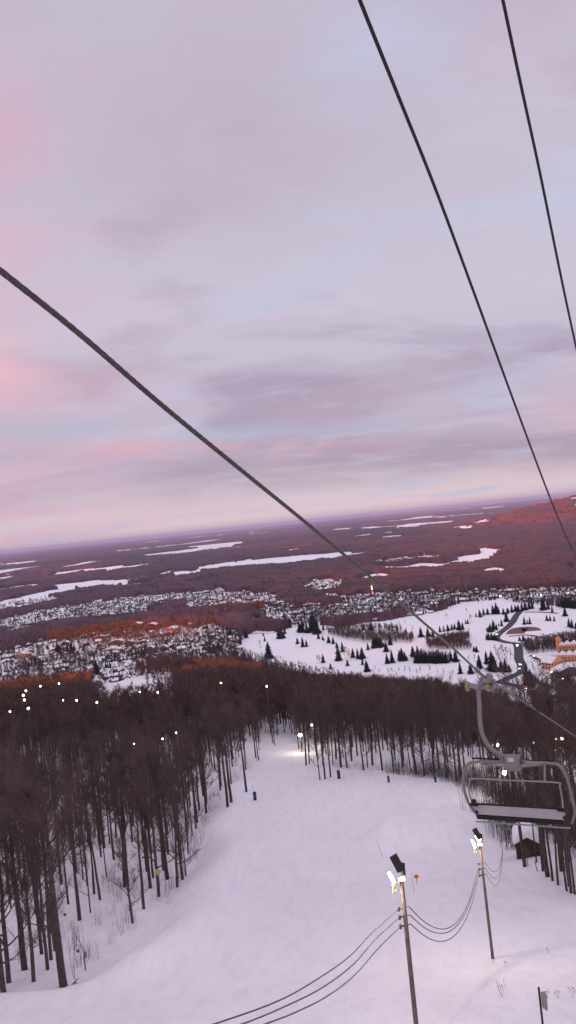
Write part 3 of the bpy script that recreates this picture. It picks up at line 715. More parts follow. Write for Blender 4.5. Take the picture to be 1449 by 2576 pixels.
# ------------------------------------------------------------------ houses
def house_mesh(wd, dp, hh, rise, wallm, ov=.5):
    Wm = G(); Wm.prism([(-wd / 2, -1), (wd / 2, -1), (wd / 2, hh), (0, hh + rise), (-wd / 2, hh)], -dp / 2, dp / 2)
    Rf = G(); th = .45
    for s in (-1, 1):
        x1 = s * (wd / 2 + ov); z1 = hh - ov * rise / (wd / 2)
        Rf.prism([(0, hh + rise + .02), (x1, z1 + .02), (x1, z1 + th), (0, hh + rise + th)][::s], -dp / 2 - ov, dp / 2 + ov)
    Wn = G()
    for s in (-1, 1):
        for k in range(3):
            Wn.box(((k - 1) * wd * .29, s * (dp / 2 + .02), hh * .5), (wd * .13, .06, hh * .35))
    for s in (-1, 1):
        for k in range(4):
            Wn.box((s * (wd / 2 + .02), (k - 1.5) * dp * .22, hh * .5), (.06, dp * .1, hh * .35))
    return Wm.mesh('wall', wallm), Rf.mesh('roof', 'roof_snow'), Wn.mesh('window', 'window_glass')
HV = []
for i, wm in enumerate(('wall_brown', 'wall_grey', 'wall_cream', 'wall_brown', 'wall_grey', 'wall_red')):
    HV.append(house_mesh((9, 11, 10, 12, 9, 10)[i], (12, 15, 13, 22, 11, 14)[i], (3.4, 3.2, 4.4, 5.0, 5.2, 3.6)[i], (2.4, 2.2, 2.8, 2.6, 3.2, 2.2)[i], wm))
spots = []
for pi, (p, n) in enumerate(zip(VILL, (420, 430, 430, 70, 40, 30))):
    xs_ = [q[0] for q in p]; yq = [q[1] for q in p]; k = 0; tr = 0
    while k < n and tr < n * 60:
        tr += 1
        q = plane_hit(rnd.uniform(min(xs_), max(xs_)), rnd.uniform(min(yq), max(yq)))
        px, py = to_px(q[0], q[1], PLAIN)
        if not bool(inpoly(px, py, p)): continue
        # streets: rows aligned in two directions, spaced evenly
        th_ = .35 if pi != 2 else -.25
        a = q[0] * math.cos(th_) + q[1] * math.sin(th_); b = -q[0] * math.sin(th_) + q[1] * math.cos(th_)
        b = round(b / 38) * 38 + (9 if rnd.random() < .5 else -9); a = round(a / 19) * 19 + rnd.uniform(-2, 2)
        x = a * math.cos(th_) - b * math.sin(th_); y = a * math.sin(th_) + b * math.cos(th_)
        if any(abs(x - s[0]) + abs(y - s[1]) < 17 for s in spots): continue
        if bool(inpoly(*to_px(x, y, PLAIN), GOLF)) and pi != 1: continue
        spots.append((x, y, th_ + rnd.choice((0, 1.5708)) + rnd.uniform(-.12, .12), rnd.uniform(.68, 1.02), pi)); k += 1
spots.sort(key=lambda s: s[1])
HL = {0: ('snow roofed house in the dense village across the middle left', 'houses of the middle left village'), 1: ('snow roofed house in the near village at the lower left', 'houses of the near left village'),
      2: ('snow roofed house in the village strip behind the golf course', 'houses behind the golf course'), 3: ('small snow roofed house of the far town', 'houses of the far town'),
      4: ('snow roofed building by the lit tower', 'buildings by the tower'), 5: ('snow roofed house beside the left snowfield', 'houses by the left snowfield')}
rest = G()
for i, (x, y, rz, sc, pi) in enumerate(spots):
    v = rnd.choices(range(6), (5, 4, 3, 2, 2, 1))[0]
    if i < 300:
        t = thing('house', HL[pi][0], 'house', (x, y, gz(x, y)), rz, HL[pi][1], sc)
        link('wall', HV[v][0], t); link('roof', HV[v][1], t)
        if y < 1450: link('window', HV[v][2], t)
    else:
        Mx = Matrix.Translation((x, y, gz(x, y))) @ Matrix.Rotation(rz, 4, 'Z') @ Matrix.Scale(sc, 4)
        for mi, me in ((0 if v % 2 else 1, HV[v][0]), (2, HV[v][1])):
            rest.mi = mi; b0 = len(rest.v)
            rest.v += [Mx @ vv.co for vv in me.vertices]
            for pl in me.polygons: rest.face(*[b0 + q for q in pl.vertices])
o = struct(link('village', rest.mesh('village', ['wall_brown', 'wall_grey', 'roof_snow'])), 'stuff'); o['label'] = 'distant snow roofed houses of the village'
print('houses', len(spots))

def building(name, px, py, wd, dp, hh, rise, rz, wm, label, cat='building', group=None, flat=False, z=None):
    q = plane_hit(px, py); loc = (q[0], q[1], gz(*q) if z is None else z)
    t = thing(name, label, cat, loc, rz, group)
    a, b_, c_ = house_mesh(wd, dp, hh, rise, wm, .8); link('wall', a, t); link('roof', b_, t)
    nx = max(3, int(wd / 4)); ny = max(2, int(dp / 4)); fl = max(1, int(hh / 3))
    wn = G()
    for s in (-1, 1):
        for f_ in range(fl):
            zc_ = (f_ + .55) * hh / fl
            for k in range(nx): wn.box(((k - (nx - 1) / 2) * wd / nx, s * (dp / 2 + .04), zc_), (wd / nx * .45, .1, hh / fl * .5))
            for k in range(ny): wn.box((s * (wd / 2 + .04), (k - (ny - 1) / 2) * dp / ny, zc_), (.1, dp / ny * .45, hh / fl * .5))
    link('window', wn.mesh('window', 'window_glass'), t)
    return t
# chalets on the slope of the ridge
for i, (a, b, wd, dp, hh, wm, lab) in enumerate([
        (892, 782, 18, 16, 9, 'hotel_orange', 'sunlit red fronted chalet, leftmost of the three on the ridge slope'), (948, 796, 18, 16, 9, 'hotel_orange', 'sunlit red fronted chalet furthest right, partly behind trees'),
        (980, 760, 17, 15, 8, 'hotel_orange', 'sunlit chalet highest up the ridge slope'), (877, 822, 20, 15, 8, 'hotel_orange', 'sunlit red fronted chalet lowest of the four'),
        (565, 832, 20, 16, 9, 'wall_red', 'dim reddish block of flats furthest left below the ridge'), (627, 822, 20, 16, 10, 'wall_brown', 'brown block of flats with thick snow roof, second from left'),
        (700, 830, 20, 16, 9, 'wall_brown', 'brown gabled block third from the left below the ridge'), (772, 826, 20, 16, 9, 'wall_brown', 'brown gabled block beside the pink snow patch'),
        (505, 868, 24, 13, 6, 'wall_red', 'low reddish row house at the left of the second row'), (597, 868, 26, 13, 6, 'wall_brown', 'long low brown row house second in its row'),
        (660, 866, 24, 13, 6, 'wall_brown', 'low brown row house third in its row'), (722, 862, 24, 13, 6, 'wall_brown', 'low brown row house at the right of its row'),
        (575, 896, 40, 14, 6, 'wall_grey', 'long grey building with two storeys below the row houses'), (760, 884, 18, 12, 5, 'wall_grey', 'grey house with bright snow roof beside the street'),
        (820, 880, 18, 12, 5, 'wall_grey', 'grey house right of the street with bright snow roof'), (115, 930, 26, 14, 6, 'hotel_orange', 'pink fronted building by the left snowfield')]):
    building('chalet' if i < 4 else 'apartment_building', .5 * a, 1195 + .5 * b, wd, dp, hh, 3.2, (-.6 if i < 4 else -.15), wm, lab)
# hotel with its wings at the right edge
def hotel():
    loc = plane_hit(1432, 1664)
    t = thing('hotel', 'large orange timbered hotel with snowy roofs at the right edge', 'hotel', (loc[0], loc[1], PLAIN), -.25)
    def wing(x0, y0, ln, hh, dp=12):
        m_ = G(); m_.box((x0, y0, hh / 2), (ln, dp, hh)); link('wall', m_.mesh('wall', 'hotel_orange'), t)
        r_ = G(); k = int(ln / 7)
        for i in range(k):
            xc = x0 + (i - (k - 1) / 2) * ln / k
            r_.prism([(xc - ln / k / 2 + .2, hh), (xc + ln / k / 2 - .2, hh), (xc, hh + 3.2)], y0 - dp / 2 - .5, y0 + dp / 2 + .5)
        link('roof', r_.mesh('roof', 'roof_snow'), t)
        w_ = G(); nn = int(ln / 3.5)
        for f_ in range(max(1, int(hh / 3))):
            for i in range(nn): w_.box((x0 + (i - (nn - 1) / 2) * ln / nn, y0 - dp / 2 - .03, 1.7 + 3 * f_), (1.5, .12, 1.7))
        link('window', w_.mesh('window', 'window_glass'), t)
        b_ = G()
        for f_ in range(max(1, int(hh / 3))): b_.box((x0, y0 - dp / 2 - .6, .5 + 3 * f_), (ln * .96, 1.0, .25))
        link('balcony', b_.mesh('balcony', 'wall_cream'), t)
    wing(22, 34, 60, 14); wing(2, 4, 52, 8)
    m_ = G(); m_.box((-7, 33, 10), (6, 8, 20)); m_.prism([(-10.4, 20), (-3.6, 20), (-7, 24)], 28.6, 37.4); link('tower', m_.mesh('tower', 'hotel_orange'), t)
hotel()
building('lodge', 1390, 1681, 18, 14, 8, 5, .5, 'hotel_orange', 'orange gabled lodge with an arched front below the hotel')
building('house', 1425, 1700, 26, 16, 7, 4, .2, 'wall_brown', 'dark brown building with lit front right of the orange lodge')
for i, (a, b, l) in enumerate([(1435, 1762, 'snow roofed house lowest at the right edge'), (1400, 1752, 'dark house behind the lower right trees'), (1352, 1748, 'low snowy roof beside the lower road'), (1440, 1735, 'house with a white roof right of the round lawn')]):
    building('house', a, b, 16, 12, 4, 2.6, .3 + i, 'wall_brown', l, 'house')
building('warehouse', 1010, 1478, 90, 40, 9, 2.5, -.05, 'wall_cream', 'long white flat roofed building behind the lit tower')
building('warehouse', 975, 1485, 60, 36, 8, 2, -.05, 'wall_cream', 'white roofed hall directly right of the lit tower')
# round arena
q = plane_hit(1242, 1443); t = thing('arena', 'round white roofed arena glowing orange at its base', 'arena', (q[0], q[1], PLAIN), 0)
m_ = G(); m_.tube([(0, 0, 0), (0, 0, 9)], [26, 26], 24); link('wall', m_.mesh('wall', 'hotel_orange'), t)
m_ = G(); m_.tube([(0, 0, 9), (0, 0, 10), (0, 0, 13.5), (0, 0, 15.5)], [28, 27.5, 17, 4], 24); link('roof', m_.mesh('roof', 'roof_snow'), t)
# lit tower
q = plane_hit(938, 1502); t = thing('lit_tower', 'tall tower strung with yellow and red lights in the village', 'tower', (q[0], q[1], gz(*q)), 0)
m_ = G()
for a, b in ((-2.2, -2.2), (2.2, -2.2), (2.2, 2.2), (-2.2, 2.2)): m_.tube([(a, b, 0), (a * .6, b * .6, 30)], .35, 5)
for k in range(9):
    z0 = k * 3.3; s0 = 2.2 * (1 - .4 * z0 / 30)
    m_.tube([(-s0, -s0, z0), (s0, -s0, z0 + 3.3)], .18, 4); m_.tube([(s0, s0, z0), (-s0, s0, z0 + 3.3)], .18, 4); m_.tube([(s0, -s0, z0), (s0, s0, z0 + 3.3)], .18, 4)
m_.tube([(-1.3, 0, 30), (-1, 0, 33), (0, 0, 34.5), (2, 0, 34), (4, 0, 31), (4.6, 0, 24)], .35, 6)
link('frame', m_.mesh('frame', 'galvanised'), t)
for k, (z0, mm) in enumerate([(24, 'lamp_amber'), (21, 'lamp_amber'), (18, 'lamp_amber'), (10.5, 'lamp_red'), (8, 'lamp_red')]):
    b_ = G(); b_.tube([(-1 + .3 * k, -2.6, z0), (-1 + .3 * k, -2.6, z0 + 1.6)], .8, 8); link('lamp', b_.mesh('lamp', mm), t)
# hut on the clearing in the wood
p = hit(245, 1722, 0, 400); p = P(245, 1723, 600); zz = gz(p.x, p.y)
t = thing('hill_hut', 'grey hut with a snowy gable roof at the edge of the clearing', 'hut', (p.x, 600, max(zz, p.z - 1)), .35)
a, b_, c_ = house_mesh(8, 10, 3.6, 2.0, 'wall_grey', .7); link('wall', a, t); link('roof', b_, t); link('window', c_, t)

# ------------------------------------------------------------------ roads
def ribbon(name, pxs, wd, m, dz=.12, label=None):
    q = [plane_hit(*p) for p in pxs]; fine = []
    for i in range(len(q) - 1):
        p0 = q[max(i - 1, 0)]; p1 = q[i]; p2 = q[i + 1]; p3 = q[min(i + 2, len(q) - 1)]
        for k in range(8):
            t_ = k / 8; fine.append(.5 * ((2 * p1) + (-p0 + p2) * t_ + (2 * p0 - 5 * p1 + 4 * p2 - p3) * t_ ** 2 + (-p0 + 3 * p1 - 3 * p2 + p3) * t_ ** 3))
    fine.append(q[-1]); m_ = G()
    for i, p in enumerate(fine):
        d = fine[min(i + 1, len(fine) - 1)] - fine[max(i - 1, 0)]; d = d / (np.linalg.norm(d) + 1e-9); n = np.array([-d[1], d[0]]) * wd / 2
        for s in (-1, 1):
            x, y = p + s * n; m_.v.append(Vector((x, y, gz(x, y) + dz)))
        if i: b0 = 2 * i; m_.face(b0 - 2, b0 - 1, b0 + 1, b0)
    return struct(link(name, m_.mesh(name, m)))
H2 = lambda L_: [(724.5 + .5 * a, 1195 + .5 * b) for a, b in L_]
ribbon('road', H2([(1180, 676), (1150, 705), (1130, 740), (1100, 770), (1060, 800), (1048, 825), (1100, 842), (1150, 850), (1160, 885), (1162, 925), (1178, 960), (1175, 990), (1130, 1012), (1070, 1040)]), 11, 'asphalt')
ribbon('road', H2([(1040, 1038), (1110, 1052), (1180, 1070), (1290, 1085), (1400, 1105), (1460, 1120)]), 10, 'asphalt', .16)
ribbon('road', H2([(1200, 990), (1240, 1035), (1300, 1060), (1400, 1085), (1470, 1095)]), 8, 'asphalt', .2)
ribbon('road', [(.5 * a, 1195 + .5 * b) for a, b in [(1080, 818), (1050, 835), (1035, 860), (1022, 900), (1000, 945)]], 9, 'asphalt')
ribbon('path', [(.5 * a, 1195 + .5 * b) for a, b in [(1080, 818), (1140, 802), (1250, 800), (1370, 795), (1380, 785), (1300, 770), (1230, 762)]], 4, 'asphalt')
ribbon('field_bank', H2([(1140, 800), (1165, 775), (1210, 772), (1230, 785)]), 26, 'soil', .1)
ribbon('field_bank', H2([(1190, 690), (1260, 690), (1360, 696)]), 9, 'soil', .1)
ribbon('field_bank', H2([(1110, 812), (1200, 805), (1290, 820)]), 7, 'soil', .1)

# cars on the roads
def car(px, py, rz, col, label, lamp=None):
    q = plane_hit(px, py); t = thing('car', label, 'car', (q[0], q[1], gz(*q) + .2), rz, None, 1.25)
    b_ = G(); b_.prism([(-2.2, .3), (2.2, .3), (2.25, .8), (1.2, .95), (.7, 1.45), (-1.2, 1.45), (-1.8, .95), (-2.25, .85)], -.85, .85); link('body', b_.mesh('body', col), t)
    for x in (-1.35, 1.35):
        for y_ in (-.86, .86):
            w_ = G(); w_.tube([(x, y_ - .1, .32), (x, y_ + .1, .32)], .32, 10); link('wheel', w_.mesh('wheel', 'black_plastic'), t)
    if lamp:
        for y_ in (-.6, .6):
            w_ = G(); w_.box((2.28, y_, .65), (.1, .45, .3)); link('headlight' if lamp != 'lamp_red' else 'tail_light', w_.mesh('light', lamp), t)
car(1318, 1729, -2.0, 'red_paint', 'red lit car on the lower road beside the big evergreen', 'lamp_red')
car(1324, 1733, -2.0, 'white_paint', 'white car just right of the red one on the lower road', 'lamp_small')
car(1307, 1673, -1.5, 'white_paint', 'white car with headlights on the road below the bend', 'lamp_small')
car(1304, 1683, -1.5, 'wall_grey', 'grey car following down the road to the junction', 'lamp_small')
car(1252, 1597, -2.4, 'white_paint', 'small white car where the curving road meets the trees', 'lamp_small')
car(1337, 1652, -.6, 'wall_grey', 'grey car first in the car park row left of the hotel', 'lamp_small')
car(1345, 1657, -.6, 'wall_brown', 'dark car second in the car park row left of the hotel')
car(1353, 1660, -.6, 'black_plastic', 'black car third in the car park row left of the hotel')
car(1361, 1665, -.6, 'wall_grey', 'grey car last in the car park row left of the hotel', 'lamp_small')

# ------------------------------------------------------------------ lamps in the valley and on the far slope
def small_lamp(x, y, ztop, zb, label, sz, group, name='street_lamp', mm='lamp_small'):
    t = thing(name, label, 'lamp', (x, y, zb), 0, group); h_ = ztop - zb
    m_ = G(); m_.tube([(0, 0, 0), (0, 0, h_)], [.12, .09], 6); m_.tube([(0, 0, h_), (0, -.5, h_ + .1)], .07, 5); link('pole', m_.mesh('pole', 'pole_wood'), t)
    m_ = G(); m_.tube([(0, -.5 - sz * .35, h_ - sz * .25), (0, -.5, h_ - sz * .05), (0, -.5, h_ + sz * .28)], [sz * .42, sz * .46, sz * .12], 8); link('lamp_head', m_.mesh('lamp_head', mm), t)
    return t
for a, b in [(298, 1047), (205, 1060), (133, 1083), (120, 1105), (125, 1128), (145, 1170), (53, 1187), (320, 1130), (388, 1130), (490, 1140), (705, 1088), (795, 1090), (1113, 1043), (1342, 1060)]:
    px, py = .5 * a, 1195 + .5 * b; p = hit(px, py, 19.0, 240)
    small_lamp(p.x, p.y, ray(px, py).z * p.y, p.z, 'floodlight mast shining above the bare forest on the left' if px < 300 else 'small floodlight above the dark forest in the middle', (.85 if a < 300 else .6) * rnd.uniform(.6, 1.1),
               'floodlights of the left forest' if px < 300 else 'floodlights of the middle forest', 'floodlight_mast')
for px, py in [(338, 1869), (410, 1856), (444, 1841)]:
    y_ = 150; d = ray(px, py) * y_; small_lamp(d.x, y_, d.z, gz(d.x, y_), 'small white lamp glinting between the crowns of the left wood', .30, 'lamps in the left wood', 'slope_lamp')
def slope_light(px, py, y_, label, sz, energy, group=None, heads=1):
    d = ray(px, py) * y_; zb = gz(d.x, y_)
    t = thing('slope_lamp', label, 'lamp', (d.x, y_, zb), 0, group); h_ = d.z - zb
    m_ = G(); m_.tube([(0, 0, -.5), (0, 0, h_)], [.14, .10], 8); link('pole', m_.mesh('pole', 'pole_wood'), t)
    for k in range(heads):
        xo = (k - (heads - 1) / 2) * 1.3
        m_ = G(); m_.tube([(xo, -.35, h_ - .1), (xo, -.15, h_), (xo, .1, h_ + .1)], [sz * .5, sz * .5, sz * .25], 10); link('lamp_head', m_.mesh('lamp_head', 'lamp'), t)
    if energy:
        l_ = bpy.data.lights.new('lamp_light', 'POINT'); l_.energy = energy; l_.color = (1, .82, .62); l_.shadow_soft_size = .3
        lo = bpy.data.objects.new('lamp_light', l_); COL.objects.link(lo); lo.parent = t; lo.location = (0, -.9, h_ - .3)
slope_light(755, 1848, 236, 'bright lamp on a thin pole at the bottom of the run', 1.15, 1100)
slope_light(786, 1823, 250, 'second lamp just above and behind the one at the run bottom', .95, 900)
slope_light(1244, 1873, 190, 'pair of lamps seen left of the chair hanger box', .9, 1200, None, 2)
slope_light(1268, 1942, 150, 'bright lamp seen through the frame of the hanging chair', 1.0, 1600)
slope_light(1340, 1867, 180, 'single small lamp between the trunks right of the hanger', .6, 300)
slope_light(1404, 1857, 140, 'double lamp high among the trees at the right edge', .55, 400, None, 2)
slope_light(1386, 1886, 170, 'pair of faint lamps low among the right edge trees', .4, 100, None, 2)
for i, (a, b) in enumerate([(1155, 878), (1328, 1018), (1410, 606), (1275, 618), (1070, 620), (1385, 1055)]):
    q = plane_hit(724.5 + .5 * a, 1195 + .5 * b + 4)
    small_lamp(q[0], q[1], PLAIN + 8, gz(*q), ['lit street lamp where the road bends below the evergreens', 'lit lamp on the round lawn below the orange lodge', 'yellow street lamp at the far right behind the golf course', 'lit lamp over the roofs right of the evergreen row', 'yellow street lamp at the end of the golf course', 'small lamp beside the round lawn at the right edge'][i], 2.0 if i else 2.4, None)

# ------------------------------------------------------------------ the two wooden light poles with their wires
def flood(t, top, tilt, lit_side=True, big=True):
    h_ = G(); Mx = Matrix.Rotation(tilt, 3, 'Y')
    h_.box(Vector(top) + Vector((-.18, 0, .62)), (.42, .5, .95), Mx); link('lamp_housing', h_.mesh('lamp_housing', 'black_plastic'), t)
def light_pole(base, top, label, r0, up_housing):
    t = thing('light_pole', label, 'light pole', base, 0); h_ = top.z - base.z; dx_ = top.x - base.x; dy_ = top.y - base.y
    m_ = G(); m_.tube([(0, 0, -1), (dx_ * .5, dy_ * .5, h_ * .5), (dx_, dy_, h_)], [r0, r0 * .9, r0 * .78], 14); link('pole', m_.mesh('pole', 'pole_wood', True), t)
    T_ = Vector((dx_, dy_, h_))
    m_ = G(); m_.tube([T_ + Vector((r0 * .9, -.02, -9)), T_ + Vector((r0 * .85, -.02, -4)), T_ + Vector((r0 * .8, -.02, -.2))], .035, 6); link('conduit', m_.mesh('conduit', 'wire_grey'), t)
    # housings on a bracket
    m_ = G(); m_.tube([T_ + Vector((-.5, -.05, -.35)), T_ + Vector((0, -.15, -.1)), T_ + Vector((.16, -.15, .1))], .045, 6); m_.tube([T_ + Vector((-.42, -.05, -.35)), T_ + Vector((-.5, -.05, -.75)), T_ + Vector((-.28, -.05, -.6))], .05, 6)
    link('bracket', m_.mesh('bracket', 'brass'), t)
    m_ = G(); m_.box(T_ + Vector((-.12, -.1, .85)), (.42, .45, .85), Matrix.Rotation(-.42, 3, 'Y') @ Matrix.Rotation(-.3, 3, 'X'))
    m_.tube([T_ + Vector((.10, -.05, .75)), T_ + Vector((.16, -.05, .15))], [.20, .12], 8)
    link('lamp_housing', m_.mesh('lamp_housing', 'black_plastic'), t)
    m_ = G(); e = .46 if up_housing else .3
    m_.tube([T_ + Vector((-.62, -.12, .42)), T_ + Vector((-.50, -.14, .12)), T_ + Vector((-.40, -.14, -.18))], [.055, .10, .065], 12); link('lamp', m_.mesh('lamp', 'lamp'), t)
    m_ = G()
    if up_housing: m_.tube([T_ + Vector((-.12, -.25, .02)), T_ + Vector((.18, -.25, .06))], [.09, .11], 10)
    else: m_.box(T_ + Vector((-.12, -.36, .62)), (.32, .05, .55), Matrix.Rotation(-.42, 3, 'Y') @ Matrix.Rotation(-.3, 3, 'X')); m_.tube([T_ + Vector((-.2, -.28, .05)), T_ + Vector((.12, -.28, .02))], [.07, .1], 10)
    link('lamp', m_.mesh('lamp', 'lamp'), t)
    for k, zz in enumerate((-1.55, -2.0, -2.5)):
        m_ = G(); m_.tube([T_ + Vector((-.05, -.2, zz)), T_ + Vector((-.32, -.22, zz + .02))], .05, 6); m_.tube([T_ + Vector((-.30, -.22, zz - .12)), T_ + Vector((-.30, -.22, zz + .12))], .07, 8)
        m_.tube([T_ + Vector((.1, -.1, zz)), T_ + Vector((.28, -.1, zz))], .03, 5); link('insulator', m_.mesh('insulator', 'wire_grey'), t)
    l_ = bpy.data.lights.new('lamp_light', 'POINT'); l_.energy = 900; l_.color = (1, .80, .62); l_.shadow_soft_size = .2
    lo = bpy.data.objects.new('lamp_light', l_); COL.objects.link(lo); lo.parent = t; lo.location = T_ + Vector((-1.1, -.3, .3))
    return T_ + Vector(base)
p1t = P(1008, 2208, 42); p1b = Vector((p1t.x, 42, gz(p1t.x, 42)))
T1 = light_pole(p1b, p1t, 'nearer wooden light pole with lit lamps, running out of the bottom of the picture', .125, True)
p2b = hit(1240, 2411); p2t = P(1206, 2122, p2b.y); p2t.x = p2b.x + (p2t.x - p2b.x) * 1
T2 = light_pole(p2b, p2t, 'second wooden light pole standing in the snow further up right', .125, False)
# wires
def wire(name, pts, r, label, cat, group=None, m='wire_grey', n=6):
    q = []
    for i in range(len(pts) - 1):
        a = [Vector(pts[max(i - 1, 0)]), Vector(pts[i]), Vector(pts[i + 1]), Vector(pts[min(i + 2, len(pts) - 1)])]
        for k in range(6):
            t_ = k / 6; q.append(.5 * ((2 * a[1]) + (-a[0] + a[2]) * t_ + (2 * a[0] - 5 * a[1] + 4 * a[2] - a[3]) * t_ ** 2 + (-a[0] + 3 * a[1] - 3 * a[2] + a[3]) * t_ ** 3))
    q.append(Vector(pts[-1])); m_ = G(); m_.tube(q, r, n); return tag(link(name, m_.mesh(name, m, True)), label, cat, group)
def span(a, b, sag, n=9):
    return [Vector(a).lerp(Vector(b), i / n) - Vector((0, 0, sag * 4 * (i / n) * (1 - i / n))) for i in range(n + 1)]
for k, (zz, sg) in enumerate(((-1.55, 2.9), (-2.0, 2.75), (-2.5, 2.8))):
    a = T1 + Vector((.28, -.1, zz)); b_ = T2 + Vector((-.30, -.22, zz + .15 * k))
    wire('power_cable', span(a, b_, sg), .028, ['topmost', 'middle', 'lowest'][k] + ' of the three cables sagging between the two light poles', 'cable', 'cables between the poles')
LW = [[(996, 2250), (940, 2342), (880, 2405), (800, 2462), (700, 2518), (540, 2576), (440, 2606)], [(998, 2268), (945, 2362), (890, 2425), (810, 2485), (710, 2535), (610, 2576), (500, 2612)], [(1002, 2286), (955, 2382), (890, 2455), (820, 2508), (740, 2548), (668, 2576), (560, 2618)]]
LY = [42, 37.5, 34, 30.5, 27, 23.5, 21]
for k, L_ in enumerate(LW):
    pp = [P(px, py, y_) for (px, py), y_ in zip(L_, LY)]; pp[0] = T1 + Vector((-.3, -.22, (-1.55, -2.0, -2.5)[k]))
    wire('power_cable', pp, .026, ['topmost', 'middle', 'lowest'][k] + ' of the three cables falling to the lower left from the near pole', 'cable', 'cables to the lower left')
for k in range(3):
    a = T2 + Vector((.28, -.1, (-1.55, -2.0, -2.5)[k]))
    wire('power_cable', span(a, P(1267 - k, 2092 + 3 * k, 108), 2.6 + .35 * k, 12), .02, ['topmost', 'middle', 'lowest'][k] + ' of the thin cables rising from the far pole towards the hut', 'cable', 'cables towards the hut')

# ------------------------------------------------------------------ haul rope and overhead cables
def depth_line(px, py, x0):
    X_ = ray(px, py).x; return x0 / (X_ - .462)
rope_px = [(-160, 553), (0, 680), (200, 840), (400, 1013), (600, 1177), (800, 1340), (1000, 1510), (1130, 1622), (1230, 1710), (1330, 1774), (1449, 1853), (1520, 1900)]
pts = [P(px, py, depth_line(px, py, -3.6)) for px, py in rope_px]
def smooth_pts(pts, sub):
    q = []
    for i in range(len(pts) - 1):
        a = [pts[max(i - 1, 0)], pts[i], pts[i + 1], pts[min(i + 2, len(pts) - 1)]]
        for k in range(sub):
            t_ = k / sub; q.append(.5 * ((2 * a[1]) + (-a[0] + a[2]) * t_ + (2 * a[0] - 5 * a[1] + 4 * a[2] - a[3]) * t_ ** 2 + (-a[0] + 3 * a[1] - 3 * a[2] + a[3]) * t_ ** 3))
    q.append(pts[-1]); return q
def strand_rope(q, r, pitch):
    m_ = G(); n = 24; s = 0; res = []
    # resample at ~2.5 cm near
    out = [q[0]]
    for i in range(1, len(q)):
        d = (q[i] - q[i - 1]).length; k = max(1, int(d / (.014 if q[i].y < 9 else .05)))
        for j in range(1, k + 1): out.append(q[i - 1].lerp(q[i], j / k))
    upv = Vector((0, 0, 1))
    for i, p in enumerate(out):
        d = (out[min(i + 1, len(out) - 1)] - out[max(i - 1, 0)]).normalized(); a1 = d.cross(upv).normalized(); a2 = a1.cross(d)
        if i: s += (p - out[i - 1]).length
        ph = s / pitch * 6.283
        for j in range(n):
            an = 6.283 * j / n; rr = r * (.74 + .26 * abs(math.cos(3 * (an - ph / 6 * 1)) ))
            m_.v.append(p + (a1 * math.cos(an) + a2 * math.sin(an)) * rr)
        if i:
            b0 = (i - 1) * n
            for j in range(n): m_.face(b0 + j, b0 + (j + 1) % n, b0 + n + (j + 1) % n, b0 + n + j)
    return m_
q = smooth_pts(pts, 8)
i_g = 8 * 8
near = [p for p in q if p.y < 22]; farq = [p for p in q if p.y >= 22]
m_ = strand_rope(near, .0205, .085)
if len(farq) > 1: m_.tube([near[-1]] + farq, .019, 8)
tag(link('haul_rope', m_.mesh('haul_rope', 'rope_steel', True)), 'thick twisted steel rope crossing from the left edge down to the chair grip', 'rope')
for k, (L_, yref, x0) in enumerate([([(880, -70), (905, 0), (1000, 237), (1100, 487), (1200, 757), (1300, 1030), (1390, 1268), (1449, 1405), (1500, 1520)], 5, -1.5), ([(1250, -70), (1265, 0), (1310, 212), (1360, 443), (1410, 690), (1449, 872), (1500, 1100)], 5, -.58)]):
    pp = [P(px, py, min(depth_line(px, py, x0), 60)) for px, py in L_]
    m_ = G(); m_.tube(smooth_pts(pp, 8), .0135 if k == 0 else .0115, 10)
    tag(link('overhead_cable', m_.mesh('overhead_cable', 'cable_black', True)), ['black cable rising to the upper middle of the sky', 'thinner black cable nearest the upper right corner'][k], 'cable', 'overhead cables in the sky')

# ------------------------------------------------------------------ chair
gy = depth_line(1228, 1712, -3.6); grip = P(1228, 1712, gy)
chair = thing('lift_chair', 'empty four seat lift chair hanging from the rope at the right', 'chairlift chair', grip, -math.atan(.462))
# local frame: x to the right of travel, y along the rope, z up
def pipe(L_, r, n=10, sub=6): m = G(); m.tube(smooth_pts([Vector(p) for p in L_], sub), r, n); return m
cxo = .33
link('hanger', pipe([(-.02, -.02, .0), (-.20, -.02, -.12), (-.23, -.02, -.5), (-.25, -.02, -.92), (-.20, -.02, -1.20), (-.03, -.02, -1.45), (.30, -.02, -1.60)], .045, 14).mesh('hanger', 'steel', True), chair)
m_ = G(); sl_ = math.atan(.37); Mr = Matrix.Rotation(-sl_, 3, 'X')
m_.box((0, 0, -.0), (.13, .46, .13), Mr); m_.box((.02, .1, .07), (.09, .25, .08), Mr); m_.box((-.08, .0, -.13), (.40, .09, .09)); m_.tube([(-.16, 0, .02), (.14, 0, -.02)], .05, 10)
link('grip', m_.mesh('grip', 'steel'), chair)
for x_, z_ in ((-.42, -.10), (.0, -.10)):
    m_ = G(); m_.tube([(x_ - .03, -.08, z_), (x_ + .03, -.08, z_)], .10, 12); link('grip_wheel', m_.mesh('grip_wheel', 'brass'), chair)
m_ = G(); m_.tube([(-.2, -.02, .2), (-.06, 0, .05)], .03, 6); m_.tube([(-.24, -.02, .2), (-.16, -.02, .24)], .06, 8); m_.tube([(-.42, -.08, -.06), (-.2, -.05, -.12)], .05, 8); link('lever', m_.mesh('lever', 'galvanised'), chair)
m_ = G(); m_.box((cxo, -.06, -1.665), (.30, .20, .31)); o = link('hanger_box', m_.mesh('hanger_box', 'steel'), chair)
bv = o.modifiers.new('edge', 'BEVEL'); bv.width = .03; bv.segments = 3
m_ = G(); m_.box((cxo - .01, -.165, -1.570), (.125, .01, .08)); pl = link('number_plate', m_.mesh('number_plate', 'number_plate'), chair)
